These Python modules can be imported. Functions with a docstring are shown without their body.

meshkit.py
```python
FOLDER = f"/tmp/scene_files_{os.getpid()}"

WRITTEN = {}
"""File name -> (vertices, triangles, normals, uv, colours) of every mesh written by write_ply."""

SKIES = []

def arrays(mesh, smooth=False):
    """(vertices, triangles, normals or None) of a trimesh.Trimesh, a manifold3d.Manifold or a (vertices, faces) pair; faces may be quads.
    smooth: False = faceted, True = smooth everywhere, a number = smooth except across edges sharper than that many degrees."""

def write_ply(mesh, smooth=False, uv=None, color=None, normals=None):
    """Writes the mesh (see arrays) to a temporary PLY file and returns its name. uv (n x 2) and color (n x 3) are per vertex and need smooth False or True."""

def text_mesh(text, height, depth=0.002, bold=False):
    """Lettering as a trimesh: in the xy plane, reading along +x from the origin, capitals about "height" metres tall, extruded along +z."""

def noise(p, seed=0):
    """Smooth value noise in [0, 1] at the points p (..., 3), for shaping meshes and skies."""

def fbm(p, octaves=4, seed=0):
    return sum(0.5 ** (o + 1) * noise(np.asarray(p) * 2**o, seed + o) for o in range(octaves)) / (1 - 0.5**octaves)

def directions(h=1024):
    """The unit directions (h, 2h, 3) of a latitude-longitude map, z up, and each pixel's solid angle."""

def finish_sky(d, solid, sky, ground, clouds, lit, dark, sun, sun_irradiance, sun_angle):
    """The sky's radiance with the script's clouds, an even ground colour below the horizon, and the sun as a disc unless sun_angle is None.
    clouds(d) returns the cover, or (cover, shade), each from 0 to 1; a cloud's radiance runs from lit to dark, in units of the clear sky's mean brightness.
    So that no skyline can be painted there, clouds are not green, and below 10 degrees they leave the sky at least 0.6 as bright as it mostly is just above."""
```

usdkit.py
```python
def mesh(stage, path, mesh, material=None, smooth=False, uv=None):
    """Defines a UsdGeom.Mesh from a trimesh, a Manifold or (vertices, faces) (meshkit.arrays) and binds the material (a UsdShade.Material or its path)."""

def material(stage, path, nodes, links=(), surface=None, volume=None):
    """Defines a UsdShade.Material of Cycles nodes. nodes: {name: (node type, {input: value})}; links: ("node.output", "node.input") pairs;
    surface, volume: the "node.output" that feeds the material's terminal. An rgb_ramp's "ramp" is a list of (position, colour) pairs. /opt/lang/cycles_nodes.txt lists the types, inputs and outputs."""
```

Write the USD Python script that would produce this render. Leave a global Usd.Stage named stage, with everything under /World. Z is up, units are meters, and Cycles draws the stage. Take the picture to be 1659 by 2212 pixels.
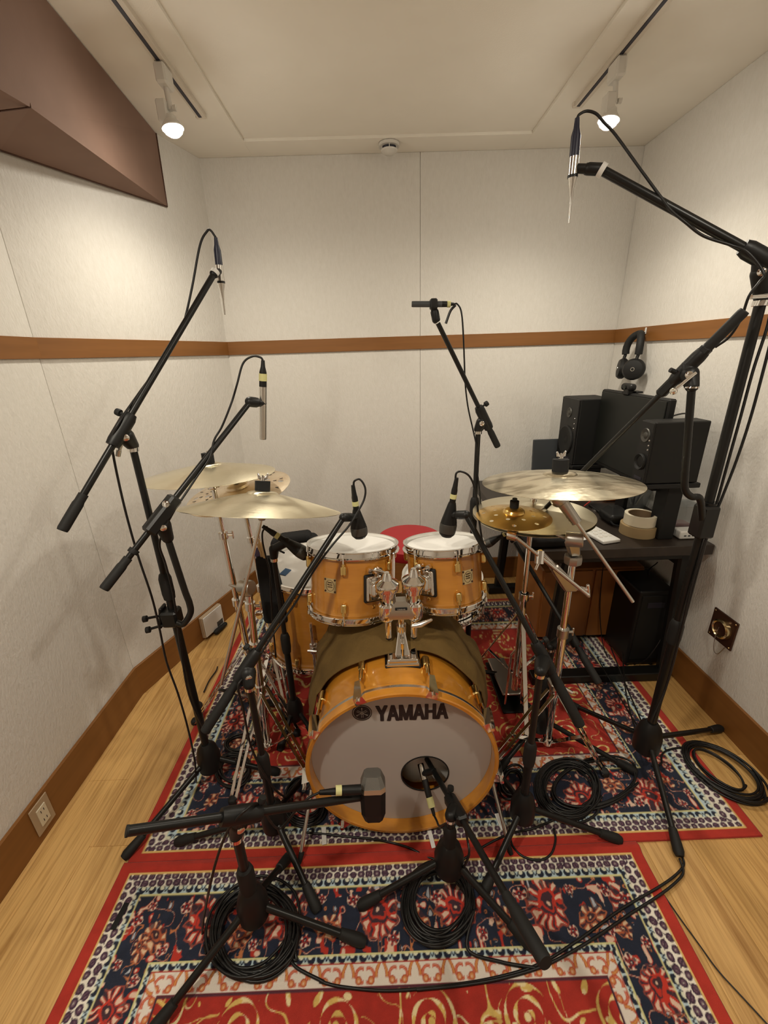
import math, random
import numpy as np, trimesh, manifold3d as m3
from pxr import Usd, UsdGeom, UsdLux, UsdShade, Gf, Sdf, Vt
import usdkit, meshkit
random.seed(7); rng = np.random.default_rng(7)
stage = Usd.Stage.CreateInMemory()
UsdGeom.SetStageUpAxis(stage, 'Z'); UsdGeom.SetStageMetersPerUnit(stage, 1.0)
stage.DefinePrim('/World', 'Xform'); stage.DefinePrim('/World/Looks', 'Scope')

# ---------------------------------------------------------------- camera
W, H_PX, F_PX = 1659, 2212, 902.8
PITCH, ROLL, YAW, CAM_H = .36157, .0321, .00912, 1.50
EXPOSURE = 0.24
cp, sp, cyw, syw, cr_, sr_ = math.cos(PITCH), math.sin(PITCH), math.cos(YAW), math.sin(YAW), math.cos(ROLL), math.sin(ROLL)
_f = np.array([syw*cp, cyw*cp, -sp]); _r = np.array([cyw, -syw, 0]); _d = np.cross(_f, _r)
CR, CD, CF = cr_*_r + sr_*_d, -sr_*_r + cr_*_d, _f          # camera right, down, forward
cam = UsdGeom.Camera.Define(stage, '/World/camera')
cam.CreateHorizontalApertureAttr(36.0); cam.CreateVerticalApertureAttr(36.0*H_PX/W)
cam.CreateFocalLengthAttr(F_PX/W*36.0); cam.CreateClippingRangeAttr(Gf.Vec2f(.02, 100)); cam.CreateExposureAttr(EXPOSURE)
cam.AddTransformOp().Set(Gf.Matrix4d(*[float(q) for q in (*CR, 0, *(-CD), 0, *(-CF), 0, 0, 0, CAM_H, 1)]))

def at(u, v, **k):
    """The point of the room seen at a place of the photograph, on a plane x=, y= or z=."""
    d = CR*((u-829.5)/F_PX) + CD*((v-1106)/F_PX) + CF; o = np.array([0, 0, CAM_H])
    a = {'x': 0, 'y': 1, 'z': 2}[next(iter(k))]; t = (next(iter(k.values()))-o[a])/d[a]
    return o + t*d
def depth(p): return float((np.asarray(p)-[0, 0, CAM_H]) @ CF)
def size_at(p, w): return w*depth(p)/F_PX                     # metres spanned by w pixels at p

# room dimensions
XL, XR, YB, YF, ZC = -1.186, 1.393, 2.59, -1.7, 2.44
BEND = np.array([-1.186, 1.60]); LCOR = np.array([-.842, 2.59])
LAMP = (1.0, .915, .76)

# ---------------------------------------------------------------- geometry helpers
A = lambda *a: np.array(a, float)
def nrm(v): v = np.asarray(v, float); return v/np.linalg.norm(v)
def arr(m):
    if isinstance(m, tuple): return m
    if hasattr(m, 'to_mesh'):
        q = m.to_mesh(); return np.array(q.vert_properties[:, :3], float), np.array(q.tri_verts)
    return np.array(m.vertices), np.array(m.faces)
def join(*ms):
    vs, fs, n = [], [], 0
    for m in ms:
        if isinstance(m, list): m = join(*m)
        v, f = arr(m); vs.append(v); fs.append(f+n); n += len(v)
    return np.vstack(vs), np.vstack(fs)
def frame(ax):
    z = nrm(ax); h = A(0, 0, 1) if abs(z[2]) < .9 else A(0, 1, 0)
    x = nrm(np.cross(h, z)); return np.stack([x, np.cross(z, x), z], 1)
def xf(m, o=(0, 0, 0), R=None):
    v, f = arr(m); v = v if R is None else v @ np.asarray(R).T
    return v+np.asarray(o, float), f
def rotz(a): c, s = math.cos(a), math.sin(a); return np.array([[c, -s, 0], [s, c, 0], [0, 0, 1.]])
def rotx(a): c, s = math.cos(a), math.sin(a); return np.array([[1, 0, 0], [0, c, -s], [0, s, c.real]])
def roty(a): c, s = math.cos(a), math.sin(a); return np.array([[c, 0, s], [0, 1, 0], [-s, 0, c]])
def tube(P, r, n=10, caps=True):
    P = np.asarray(P, float); N = len(P); r = np.broadcast_to(r, N)
    T = np.gradient(P, axis=0); T /= np.maximum(np.linalg.norm(T, axis=1), 1e-9)[:, None]
    x = frame(T[0])[:, 0]; ang = np.arange(n)*2*math.pi/n; V = []
    for i in range(N):
        x = nrm(x - T[i]*(x @ T[i])); y = np.cross(T[i], x)
        V.append(P[i] + r[i]*(np.cos(ang)[:, None]*x + np.sin(ang)[:, None]*y))
    V = np.vstack(V); i, j = np.meshgrid(np.arange(N-1), np.arange(n), indexing='ij'); i, j = i.ravel(), j.ravel(); k = (j+1) % n
    F = np.vstack([np.stack([i*n+j, i*n+k, (i+1)*n+k], 1), np.stack([i*n+j, (i+1)*n+k, (i+1)*n+j], 1)])
    if caps:
        V = np.vstack([V, P[:1], P[-1:]]); j = np.arange(n); k = (j+1) % n
        F = np.vstack([F, np.stack([k, j, np.full(n, N*n)], 1), np.stack([(N-1)*n+j, (N-1)*n+k, np.full(n, N*n+1)], 1)])
    return V, F
def rod(a, b, r, r2=None, n=14): return tube([a, b], [r, r if r2 is None else r2], n)
def curve(P, per=8):
    P = np.asarray(P, float); Q = np.vstack([2*P[0]-P[1], P, 2*P[-1]-P[-2]]); out = []
    for i in range(1, len(Q)-2):
        for t in np.linspace(0, 1, per, endpoint=False):
            a, b, c, d = Q[i-1:i+3]
            out.append(.5*((2*b)+(c-a)*t+(2*a-5*b+4*c-d)*t*t+(3*b-a-3*c+d)*t**3))
    return np.array(out+[P[-1]])
def lathe(prof, n=32, o=(0, 0, 0), ax=(0, 0, 1)):
    """Profile of (radius, height), closed at the axis where the radius is 0."""
    prof = np.asarray(prof, float); N = len(prof); ang = np.arange(n)*2*math.pi/n
    V = np.stack([prof[:, None, 0]*np.cos(ang), prof[:, None, 0]*np.sin(ang), np.repeat(prof[:, 1:2], n, 1)], -1).reshape(-1, 3)
    i, j = np.meshgrid(np.arange(N-1), np.arange(n), indexing='ij'); i, j = i.ravel(), j.ravel(); k = (j+1) % n
    F = np.vstack([np.stack([i*n+j, i*n+k, (i+1)*n+k], 1), np.stack([i*n+j, (i+1)*n+k, (i+1)*n+j], 1)])
    m = trimesh.Trimesh(V @ frame(ax).T + np.asarray(o, float), F, process=False); m.merge_vertices(digits_vertex=7)
    m.update_faces(m.nondegenerate_faces()); return arr(m)
def hull(P): return arr(trimesh.convex.convex_hull(np.asarray(P, float)))
def cbox(c, s, b=.003, R=None):
    s = np.asarray(s, float)/2; b = min(b, *(s*.9)); P = []
    for sx in (-1, 1):
        for sy in (-1, 1):
            for sz in (-1, 1):
                q = np.array([sx, sy, sz])*s
                for k in range(3):
                    w = q - np.array([sx, sy, sz])*b; w[k] = q[k]; P.append(w)
    return xf(hull(P), c, R)
def rbox(c, s, r, R=None, n=5):
    """Box with well rounded edges."""
    s = np.asarray(s, float)/2-r; sph = trimesh.creation.icosphere(2, r).vertices
    P = np.vstack([sph + A(a, b, d)*s for a in (-1, 1) for b in (-1, 1) for d in (-1, 1)]); return xf(hull(P), c, R)
def sph(c, r, k=2, s=(1, 1, 1), R=None): m = trimesh.creation.icosphere(k, r); return xf((m.vertices*np.asarray(s), np.array(m.faces)), c, R)
def bar(a, b, w, t, side):
    """Flat bar from a to b, w wide along side and t thick."""
    a, b = np.asarray(a, float), np.asarray(b, float); z = nrm(b-a); x = nrm(np.asarray(side, float) - z*(z @ side)); y = np.cross(z, x)
    return cbox((a+b)/2, (w, t, np.linalg.norm(b-a)), min(w, t)*.25, np.stack([x, y, z], 1))
def extr(poly, d, o=(0, 0, 0), R=None): return xf(trimesh.creation.extrude_polygon(poly, d, engine='earcut'), o, R)

# ---------------------------------------------------------------- materials
LOOKS = {}
def mat(name, color, rough=.5, metal=0., noise=None, bump=None, stretch=(1, 1, 1), coord='object', **kw):
    """noise: (scale, second colour, contrast low, high); bump: (scale, strength, distance)."""
    n = {'p': ('principled_bsdf', dict(base_color=color, roughness=rough, metallic=metal, **kw))}; l = []
    if noise or bump:
        n['tc'] = ('texture_coordinate', {}); n['mp'] = ('mapping', {'scale': stretch}); l.append(('tc.'+coord, 'mp.vector'))
    if noise:
        n['nz'] = ('noise_texture', {'scale': noise[0], 'detail': 6., 'roughness': .6}); l.append(('mp.vector', 'nz.vector'))
        n['rp'] = ('rgb_ramp', {'ramp': [(noise[2], color), (noise[3], noise[1])]}); l += [('nz.fac', 'rp.fac'), ('rp.color', 'p.base_color')]
    if bump:
        n['bz'] = ('noise_texture', {'scale': bump[0], 'detail': 4.}); n['bp'] = ('bump', {'strength': bump[1], 'distance': bump[2]})
        l += [('mp.vector', 'bz.vector'), ('bz.fac', 'bp.height'), ('bp.normal', 'p.normal')]
    LOOKS[name] = usdkit.material(stage, '/World/Looks/'+name, n, l, surface='p.BSDF'); return LOOKS[name]
mat('wall_cloth', (.70, .675, .63), .95, noise=(60, (.66, .635, .585), .35, .7), bump=(130, .55, .004), stretch=(1, 1, .45))
mat('ceiling_paint', (.85, .815, .735), .9, noise=(3, (.80, .76, .675), .3, .8), bump=(200, .15, .002))
mat('brown_trim', (.235, .095, .021), .45, noise=(6, (.195, .076, .015), .35, .7), stretch=(.4, .4, 6))
mat('brown_cloth', (.225, .135, .098), .8, noise=(3, (.19, .113, .08), .35, .7), bump=(400, .2, .001))
mat('black_metal', (.008, .008, .0075), .34, specular_ior_level=.35)
mat('black_plastic', (.007, .007, .007), .45, specular_ior_level=.35)
mat('black_rubber', (.011, .011, .0105), .65, specular_ior_level=.35)
mat('cable_rubber', (.008, .0075, .0075), .40, specular_ior_level=.4)
mat('cloth_black', (.008, .008, .009), .95, bump=(300, .3, .001))
mat('chrome', (.86, .85, .83), .07, 1.)
mat('satin_metal', (.52, .50, .46), .32, 1.)
mat('brushed_silver', (.70, .68, .64), .22, 1.)
mat('gold', (.90, .66, .26), .16, 1.)
mat('maple', (.53, .225, .030), .3, noise=(5, (.41, .155, .018), .3, .75), stretch=(1, 1, 5), coat_weight=.8, coat_roughness=.06)
mat('maple_kick', (.62, .265, .030), .3, noise=(5, (.48, .18, .016), .3, .75), stretch=(2, 5, 2), coat_weight=.8, coat_roughness=.08)
def cymbal_look(name, a, b, rough, aniso, scale, lo, hi, stretch=(1, 1, 1), hammer=.1):
    LOOKS[name] = usdkit.material(stage, '/World/Looks/'+name, {'tc': ('texture_coordinate', {}), 'mp': ('mapping', {'scale': stretch}), 'n': ('noise_texture', {'scale': scale, 'detail': 5., 'distortion': .6}), 'r': ('rgb_ramp', {'ramp': [(lo, a), (hi, b)]}),
        'w': ('wave_texture', {'wave_type': 'rings', 'rings_direction': 'z', 'scale': 110., 'distortion': .4, 'detail': 1.}), 'h': ('noise_texture', {'scale': 26., 'detail': 2.}), 'b': ('bump', {'strength': .12, 'distance': .0006}), 'b2': ('bump', {'strength': hammer, 'distance': .004}),
        't': ('tangent', {'direction_type': 'radial', 'axis': 'z'}), 'p': ('principled_bsdf', {'metallic': 1., 'roughness': rough, 'anisotropic': aniso, 'anisotropic_rotation': .25})},
        [('tc.object', 'mp.vector'), ('mp.vector', 'n.vector'), ('n.fac', 'r.fac'), ('r.color', 'p.base_color'), ('tc.object', 'w.vector'), ('tc.object', 'h.vector'), ('h.fac', 'b2.height'), ('b2.normal', 'b.normal'), ('w.fac', 'b.height'), ('b.normal', 'p.normal'), ('t.tangent', 'p.tangent')], surface='p.BSDF')
cymbal_look('bronze', (.84, .78, .60), (.72, .65, .47), .30, .85, 7, .35, .7)
cymbal_look('bronze_dark', (.80, .73, .56), (.42, .36, .25), .27, .25, 8, .45, .60, (1, 3.2, 1), .35)
cymbal_look('bronze_gold', (.92, .64, .22), (.86, .56, .17), .24, .4, 8, .3, .7, (1, 1, 1), .3)
cymbal_look('bronze_bright', (.92, .80, .62), (.82, .68, .50), .36, .6, 20, .4, .6)
mat('drum_skin', (.80, .79, .76), .5)
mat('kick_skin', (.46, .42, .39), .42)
mat('white_print', (.75, .73, .70), .5)
mat('black_print', (.02, .014, .014), .5)
mat('blue_tape', (.03, .09, .20), .6)
mat('olive_cloth', (.150, .088, .020), .9, noise=(8, (.105, .060, .012), .35, .7), bump=(90, .5, .004))
mat('red_vinyl', (.36, .012, .018), .5)
mat('desk_wood', (.022, .015, .011), .45, noise=(5, (.032, .022, .016), .4, .7), stretch=(8, 1, 8))
mat('cabinet_wood', (.30, .115, .025), .5, noise=(5, (.22, .08, .016), .35, .7), stretch=(1, 1, .3))
mat('speaker_black', (.010, .010, .0095), .6, specular_ior_level=.3)
mat('screen_black', (.009, .010, .0085), .4, specular_ior_level=.3)
mat('grey_plastic', (.05, .055, .06), .45)
mat('white_plastic', (.72, .71, .68), .4)
mat('lamp_white', (.68, .66, .61), .4)
mat('track_white', (.66, .60, .51), .5)
mat('slot_dark', (.02, .018, .03), .5)
mat('cream_tape', (.66, .60, .46), .6)
mat('tan_tape', (.34, .24, .12), .5)
mat('card', (.16, .10, .05), .8)
mat('yellow_label', (.62, .60, .28), .6)
mat('orange_plastic', (.85, .22, .02), .5)
mat('stick_wood', (.62, .42, .20), .5)
mat('red_plastic', (.45, .04, .03), .4)
mat('plate_brown', (.075, .035, .022), .3, .6)
mat('brass', (.75, .62, .35), .2, 1.)
mat('grille', (.09, .088, .08), .4, .7, bump=(900, .6, .001))
mat('blue_plastic', (.012, .014, .035), .4)
mat('purple_card', (.10, .08, .18), .6)
mat('wall_plate', (.40, .30, .20), .4)
LOOKS['clear_plastic'] = usdkit.material(stage, '/World/Looks/clear_plastic', {'t': ('transparent_bsdf', {'color': (.8, .82, .82)}), 'g': ('glossy_bsdf', {'color': (.9, .9, .9), 'roughness': .15}), 'd': ('diffuse_bsdf', {'color': (.5, .5, .5)}),
    'm': ('mix_closure', {'fac': .15}), 'm2': ('mix_closure', {'fac': .12})}, [('t.BSDF', 'm.closure1'), ('g.BSDF', 'm.closure2'), ('m.closure', 'm2.closure1'), ('d.BSDF', 'm2.closure2')], surface='m2.closure')
LOOKS['bulb'] = usdkit.material(stage, '/World/Looks/bulb', {'e': ('emission', {'color': (1., .94, .82), 'strength': 190.})}, surface='e.emission')
def plank_look(name, a, b, seed):
    LOOKS[name] = usdkit.material(stage, '/World/Looks/'+name, {'tc': ('geometry', {}), 'mp': ('mapping', {'scale': (15, 1.1, 1), 'location': (seed, seed*3.1, 0)}), 'n': ('noise_texture', {'scale': 1.3, 'detail': 7., 'roughness': .65, 'distortion': .9}),
        'mp2': ('mapping', {'scale': (90, 3, 1), 'location': (seed*2, seed, 0)}), 'n2': ('noise_texture', {'scale': 1.6, 'detail': 3.}), 'r': ('rgb_ramp', {'ramp': [(.30, b), (.47, a), (.60, tuple(q*1.10 for q in a)), (.72, a)]}),
        'r2': ('rgb_ramp', {'ramp': [(.35, (.72, .66, .58)), (.55, (1, 1, 1))]}), 'mx': ('mix', {'mix_type': 'multiply', 'fac': .8}), 'p': ('principled_bsdf', {'roughness': .42})},
        [('tc.position', 'mp.vector'), ('mp.vector', 'n.vector'), ('n.fac', 'r.fac'), ('tc.position', 'mp2.vector'), ('mp2.vector', 'n2.vector'), ('n2.fac', 'r2.fac'), ('r.color', 'mx.color1'), ('r2.color', 'mx.color2'), ('mx.color', 'p.base_color')], surface='p.BSDF')
for i, (a, b) in enumerate([((.60, .36, .125), (.41, .21, .058)), ((.63, .385, .14), (.44, .235, .068)), ((.575, .34, .115), (.385, .195, .052)), ((.615, .37, .135), (.42, .22, .062))]): plank_look('oak_%d' % (i+1), a, b, 1.7*i+.3)
LOOKS['rug_pile'] = usdkit.material(stage, '/World/Looks/rug_pile', {'a': ('attribute', {'attribute': 'rugcolor'}), 'tc': ('geometry', {}), 'n': ('noise_texture', {'scale': 700., 'detail': 2.}), 'b': ('bump', {'strength': .5, 'distance': .002}), 'p': ('principled_bsdf', {'roughness': .95, 'sheen_weight': .1})},
    [('a.color', 'p.base_color'), ('tc.position', 'n.vector'), ('n.fac', 'b.height'), ('b.normal', 'p.normal')], surface='p.BSDF')

# ---------------------------------------------------------------- things and parts
NAMES = {}
def numbered(parent, name):
    k = (parent, name); NAMES[k] = NAMES.get(k, -1)+1
    return name if NAMES[k] == 0 else '%s_%03d' % (name, NAMES[k])
def tag(prim, **k):
    for a, b in k.items():
        if b: prim.SetCustomDataByKey(a, b)
class Thing:
    def __init__(s, name, label=None, cat=None, base=(0, 0, 0), group=None, kind=None):
        s.base = np.asarray(base, float); s.path = '/World/'+numbered('/World', name)
        x = UsdGeom.Xform.Define(stage, s.path); x.AddTranslateOp().Set(Gf.Vec3d(*map(float, s.base))); s.prim = x.GetPrim()
        tag(s.prim, label=label, category=cat, group=group, kind=kind)
    def part(s, name, mesh, look, parent=None, smooth=35, label=None, kind=None):
        if isinstance(mesh, list): mesh = join(*mesh)
        v, f = arr(mesh); up = parent or s.path; p = up+'/'+numbered(up, name)
        m = usdkit.mesh(stage, p, (v-s.base, f), LOOKS[look], smooth=smooth); tag(m.GetPrim(), label=label, kind=kind); return p
def solo(name, mesh, look, label=None, cat=None, group=None, kind=None, smooth=35):
    if isinstance(mesh, list): mesh = join(*mesh)
    v, f = arr(mesh); b = A(*((v.min(0)+v.max(0))[:2]/2), v[:, 2].min()); p = '/World/'+numbered('/World', name)
    m = usdkit.mesh(stage, p, (v-b, f), LOOKS[look], smooth=smooth); m.AddTranslateOp().Set(Gf.Vec3d(*map(float, b)))
    tag(m.GetPrim(), label=label, category=cat, group=group, kind=kind); return p

# ================================================================ the room
fl = Thing('floor', base=(0, 0, 0), kind='structure')
fl.part('subfloor', cbox((.1, .45, -.06), (2.9, 4.6, .08), .001), 'brown_trim')
PW, PL, x, k = .151, .915, XL+.03-.151, 0
while x < XR:
    y = YF + (-.35, -.80, -.12, -.58)[k % 4]; k += 1
    while y < YB:
        x0, x1, y0, y1 = max(x, XL), min(x+PW, XR), max(y, YF), min(y+PL, YB)
        if x1-x0 > .01 and y1-y0 > .01: fl.part('plank', cbox(((x0+x1)/2, (y0+y1)/2, -.010), (x1-x0-.0004, y1-y0-.0004, .02), .0012), 'oak_%d' % rng.integers(1, 5))
        y += PL
    x += PW
wb = Thing('wall_back', base=(0, YB, 0), kind='structure')
for x0, x1 in ((-.90, .2624), (.2636, 1.50)): wb.part('wall_panel', cbox(((x0+x1)/2, YB+.05, 1.22), (x1-x0, .1, 2.44), .002), 'wall_cloth')
wl = Thing('wall_left', base=(XL, 0, 0), kind='structure')
wl.part('wall_panel', cbox((XL-.05, (YF+1.60)/2, 1.22), (.1, 1.60-YF, 2.44), .002), 'wall_cloth')
dl = nrm(A(*(LCOR-BEND), 0)); nl = A(dl[1], -dl[0], 0); ang = math.atan2(dl[1], dl[0])-math.pi/2
def left_box(s0, s1, off, th, z0, z1, b=.001):
    """A box along the slanting rear part of the left wall, off metres in front of it and th thick."""
    c = A(*BEND, 0)+dl*(s0+s1)/2+nl*(off+th/2); return cbox((c[0], c[1], (z0+z1)/2), (th, s1-s0, z1-z0), b, rotz(ang))
LL = float(np.linalg.norm(LCOR-BEND))
wl.part('wall_panel', left_box(0, LL+.02, -.1, .1, 0, 2.44), 'wall_cloth')
wr = Thing('wall_right', base=(XR, 0, 0), kind='structure')
wr.part('wall_panel', cbox((XR+.05, (YF+YB)/2, 1.22), (.1, YB-YF-.003, 2.44), .002), 'wall_cloth')
solo('wall_front', cbox((.1, YF-.05, 1.22), (2.8, .1, 2.44)), 'wall_cloth', kind='structure')
ce = Thing('ceiling', base=(0, 0, ZC), kind='structure')
cx0, cx1, cy0, cy1 = -.575, .772, YF+.3, 2.435
for x0, x1, y0, y1 in ((-1.3, cx0, YF-.1, YB+.1), (cx1, 1.5, YF-.1, YB+.1), (cx0, cx1, cy1, YB+.1), (cx0, cx1, YF-.1, cy0)): ce.part('border_panel', cbox(((x0+x1)/2, (y0+y1)/2, ZC+.03), (x1-x0, y1-y0, .06), .0005), 'ceiling_paint')
ce.part('centre_panel', cbox(((cx0+cx1)/2, (cy0+cy1)/2, ZC+.035), (cx1-cx0, cy1-cy0, .046), .0005), 'ceiling_paint')
# dado rail and baseboards
RZ0, RZ1, BZ = 1.520, 1.590, .158
solo('trim_1', cbox(((LCOR[0]+XR)/2, YB-.005, (RZ0+RZ1)/2), (XR-LCOR[0], .01, RZ1-RZ0), .001), 'brown_trim', kind='structure')
solo('trim_2', left_box(0, LL-.004, 0, .01, RZ0, RZ1), 'brown_trim', kind='structure')
solo('trim_3', cbox((XL+.005, (YF+1.6)/2, (RZ0+RZ1)/2), (.01, 1.6-YF, RZ1-RZ0), .001), 'brown_trim', kind='structure')
solo('trim_4', cbox((XR-.005, (YF+YB)/2, (RZ0+RZ1)/2), (.01, YB-YF-.02, RZ1-RZ0), .001), 'brown_trim', kind='structure')
solo('baseboard_back', cbox(((LCOR[0]+XR)/2, YB-.006, BZ/2), (XR-LCOR[0], .012, BZ), .002), 'brown_trim', kind='structure')
bl = Thing('baseboard_left', base=(XL, 1, 0), kind='structure')
bl.part('board', cbox((XL+.006, (YF+1.6)/2, BZ/2), (.012, 1.6-YF, BZ), .002), 'brown_trim'); bl.part('board', left_box(0, LL-.012, 0, .012, 0, BZ, .002), 'brown_trim')
solo('baseboard_right', cbox((XR-.006, (YF+YB)/2, BZ/2), (.012, YB-YF-.03, BZ), .002), 'brown_trim', kind='structure')
# folded brown panel in the left corner under the ceiling
def on_left(u, v, off=0.):
    """The point of the slanted left wall (off metres in front of it) seen at a place of the photograph."""
    d = CR*((u-829.5)/F_PX)+CD*((v-1106)/F_PX)+CF; o = A(0, 0, CAM_H); b = A(*BEND, 0)+nl*off; t = ((b-o) @ nl)/(d @ nl); return o+d*t
C1, C0 = on_left(337, 290, .006), A(-.66, .30, ZC-.004); C1[2] = ZC-.004
B1, B0 = on_left(361, 446, .006), A(XL+.004, .30, 1.78); Bm = on_left(0, 324, .012); Cm = at(100, 0, z=ZC-.004)
ap0, ap1 = at(66, 232, x=-.93), A(-.88, .30, 2.03)
def slab(a, b, c, t=.012):
    n = nrm(np.cross(b-a, c-a))*t; n = n if n[2] > 0 else -n; return hull([a, b, c, a+n, b+n, c+n])
pan = Thing('acoustic_panel', 'folded brown corner panel slanting from the left wall to the ceiling', 'acoustic panel', (XL+.1, 1.3, 1.8))
for tri in ([(C1, B1, ap0), (C1, ap0, Cm)], [(B1, Bm, ap0)], [(Bm, ap1, ap0), (Bm, B0, ap1)], [(Cm, ap0, ap1), (Cm, ap1, C0)]): pan.part('panel_face', [slab(*q) for q in tri], 'brown_cloth', smooth=False)
pan.part('edge_trim', [rod(B1, Bm, .004, n=8), rod(Bm, B0, .004, n=8), rod(B1, C1, .004, n=8)], 'plate_brown')
pan.part('seam', [rod(ap0, at(0, 240, x=-.965), .0022, n=6), rod(ap0, ap0+(at(14, 20, z=2.36)-ap0)*.98, .0022, n=6)], 'plate_brown')

# ---------------------------------------------------------------- ceiling tracks and spotlights
def track(x, y1, label):
    t = Thing('lighting_track', label, 'track', (x, y1, ZC-.0))
    L = y1-(YF+.5); yc = (y1+YF+.5)/2
    for s, w in ((-1, .009), (1, .016)): t.part('rail', cbox((x+s*(.006+w/2), yc, ZC-.008), (w, L, .018), .001), 'track_white')
    t.part('slot', cbox((x, yc, ZC-.0155), (.0118, L-.03, .006), .0005), 'slot_dark')
    t.part('end_cap', cbox((x, y1-.006, ZC-.008), (.040, .014, .019), .002), 'track_white')
def spotlight(x, y, label, aim, power, cone=62., dz=.0, soft=.6, group=None):
    t = Thing('spotlight', label, 'lamp', (x, y, ZC-.02), group=group)
    z = ZC-.018; a = nrm(aim)
    t.part('adapter', [cbox((x, y, z-.028), (.036, .07, .056), .006)], 'lamp_white')
    t.part('stem', rod((x, y, z-.05), (x+.006, y-.004, z-.118), .0085), 'lamp_white')
    hd = A(x-.004, y-.006, z-.118); R = frame(a)
    t.part('driver_box', cbox(hd-A(.014, 0, .006), (.034, .042, .062), .004), 'lamp_white')
    k = t.part('housing', lathe([(0, -.014), (.018, -.014), (.020, -.010), (.022, .0), (.034, .022), (.036, .023), (.036, .019), (.024, .002), (0, .002)], 28, hd+a*.030, a), 'lamp_white')
    t.part('knob', lathe([(0, 0), (.008, 0), (.009, .012), (0, .014)], 12, hd+A(.018, 0, .005), (1, 0, 0)), 'lamp_white', parent=k)
    fc = hd+a*.062
    t.part('bulb', lathe([(0, .012), (.018, .010), (.029, .001), (.031, -.008), (.027, -.018), (0, -.02)], 28, fc, a), 'bulb', label='glowing bulb face')
    lp = UsdLux.SphereLight.Define(stage, t.path+'/lamp_light'); lp.CreateRadiusAttr(.055); lp.CreateIntensityAttr(power); lp.CreateColorAttr(Gf.Vec3f(*LAMP)); lp.CreateNormalizeAttr(True)
    sh = UsdLux.ShapingAPI.Apply(lp.GetPrim()); sh.CreateShapingConeAngleAttr(cone); sh.CreateShapingConeSoftnessAttr(soft)
    p = fc+a*.046-t.base; Z = -a; Xa = frame(Z)[:, 0]; Ya = np.cross(Z, Xa)
    lp.AddTransformOp().Set(Gf.Matrix4d(*[float(q) for q in (*Xa, 0, *Ya, 0, *Z, 0, *p, 1)]))
track(-.677, 2.19, 'white ceiling track on the left, above the brown panel')
track(.868, 2.185, 'white ceiling track on the right, above the tall boom stand')
spotlight(-.677, 1.85, 'left white track spotlight with glowing bulb near the brown panel', (.16, -.04, -1), 6.4, 86, soft=1.)
spotlight(.874, 1.88, 'right white track spotlight with glowing bulb behind the overhead microphone', (-.14, -.06, -1), 8.8, 86, soft=1.)
spotlight(-.677, .15, 'white track spotlight behind the viewpoint on the left track', (.20, .10, -1), 14., 84, soft=1.)
spotlight(.868, .25, 'white track spotlight behind the viewpoint on the right track', (-.20, .10, -1), 7.5, 84, soft=1.)
sd = Thing('smoke_detector', 'small round white smoke detector on ceiling near back wall', 'smoke detector', (.103, 2.49, ZC-.05))
sd.part('base', lathe([(0, 0), (.050, 0), (.050, .012), (0, .012)], 32, (.103, 2.49, ZC-.014)), 'lamp_white')
sd.part('vent', lathe([(0, 0), (.030, 0), (.033, .012), (0, .012)], 32, (.103, 2.49, ZC-.025)), 'slot_dark')
sd.part('cover', lathe([(0, 0), (.024, .002), (.038, .012), (.040, .018), (0, .018)], 32, (.103, 2.49, ZC-.044)), 'lamp_white')
for q in range(5):
    an = q*2*math.pi/5-math.pi/2; sd.part('rib', cbox((.103+.036*math.cos(an), 2.49+.036*math.sin(an), ZC-.020), (.004, .004, .014), .0005), 'lamp_white')

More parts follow.
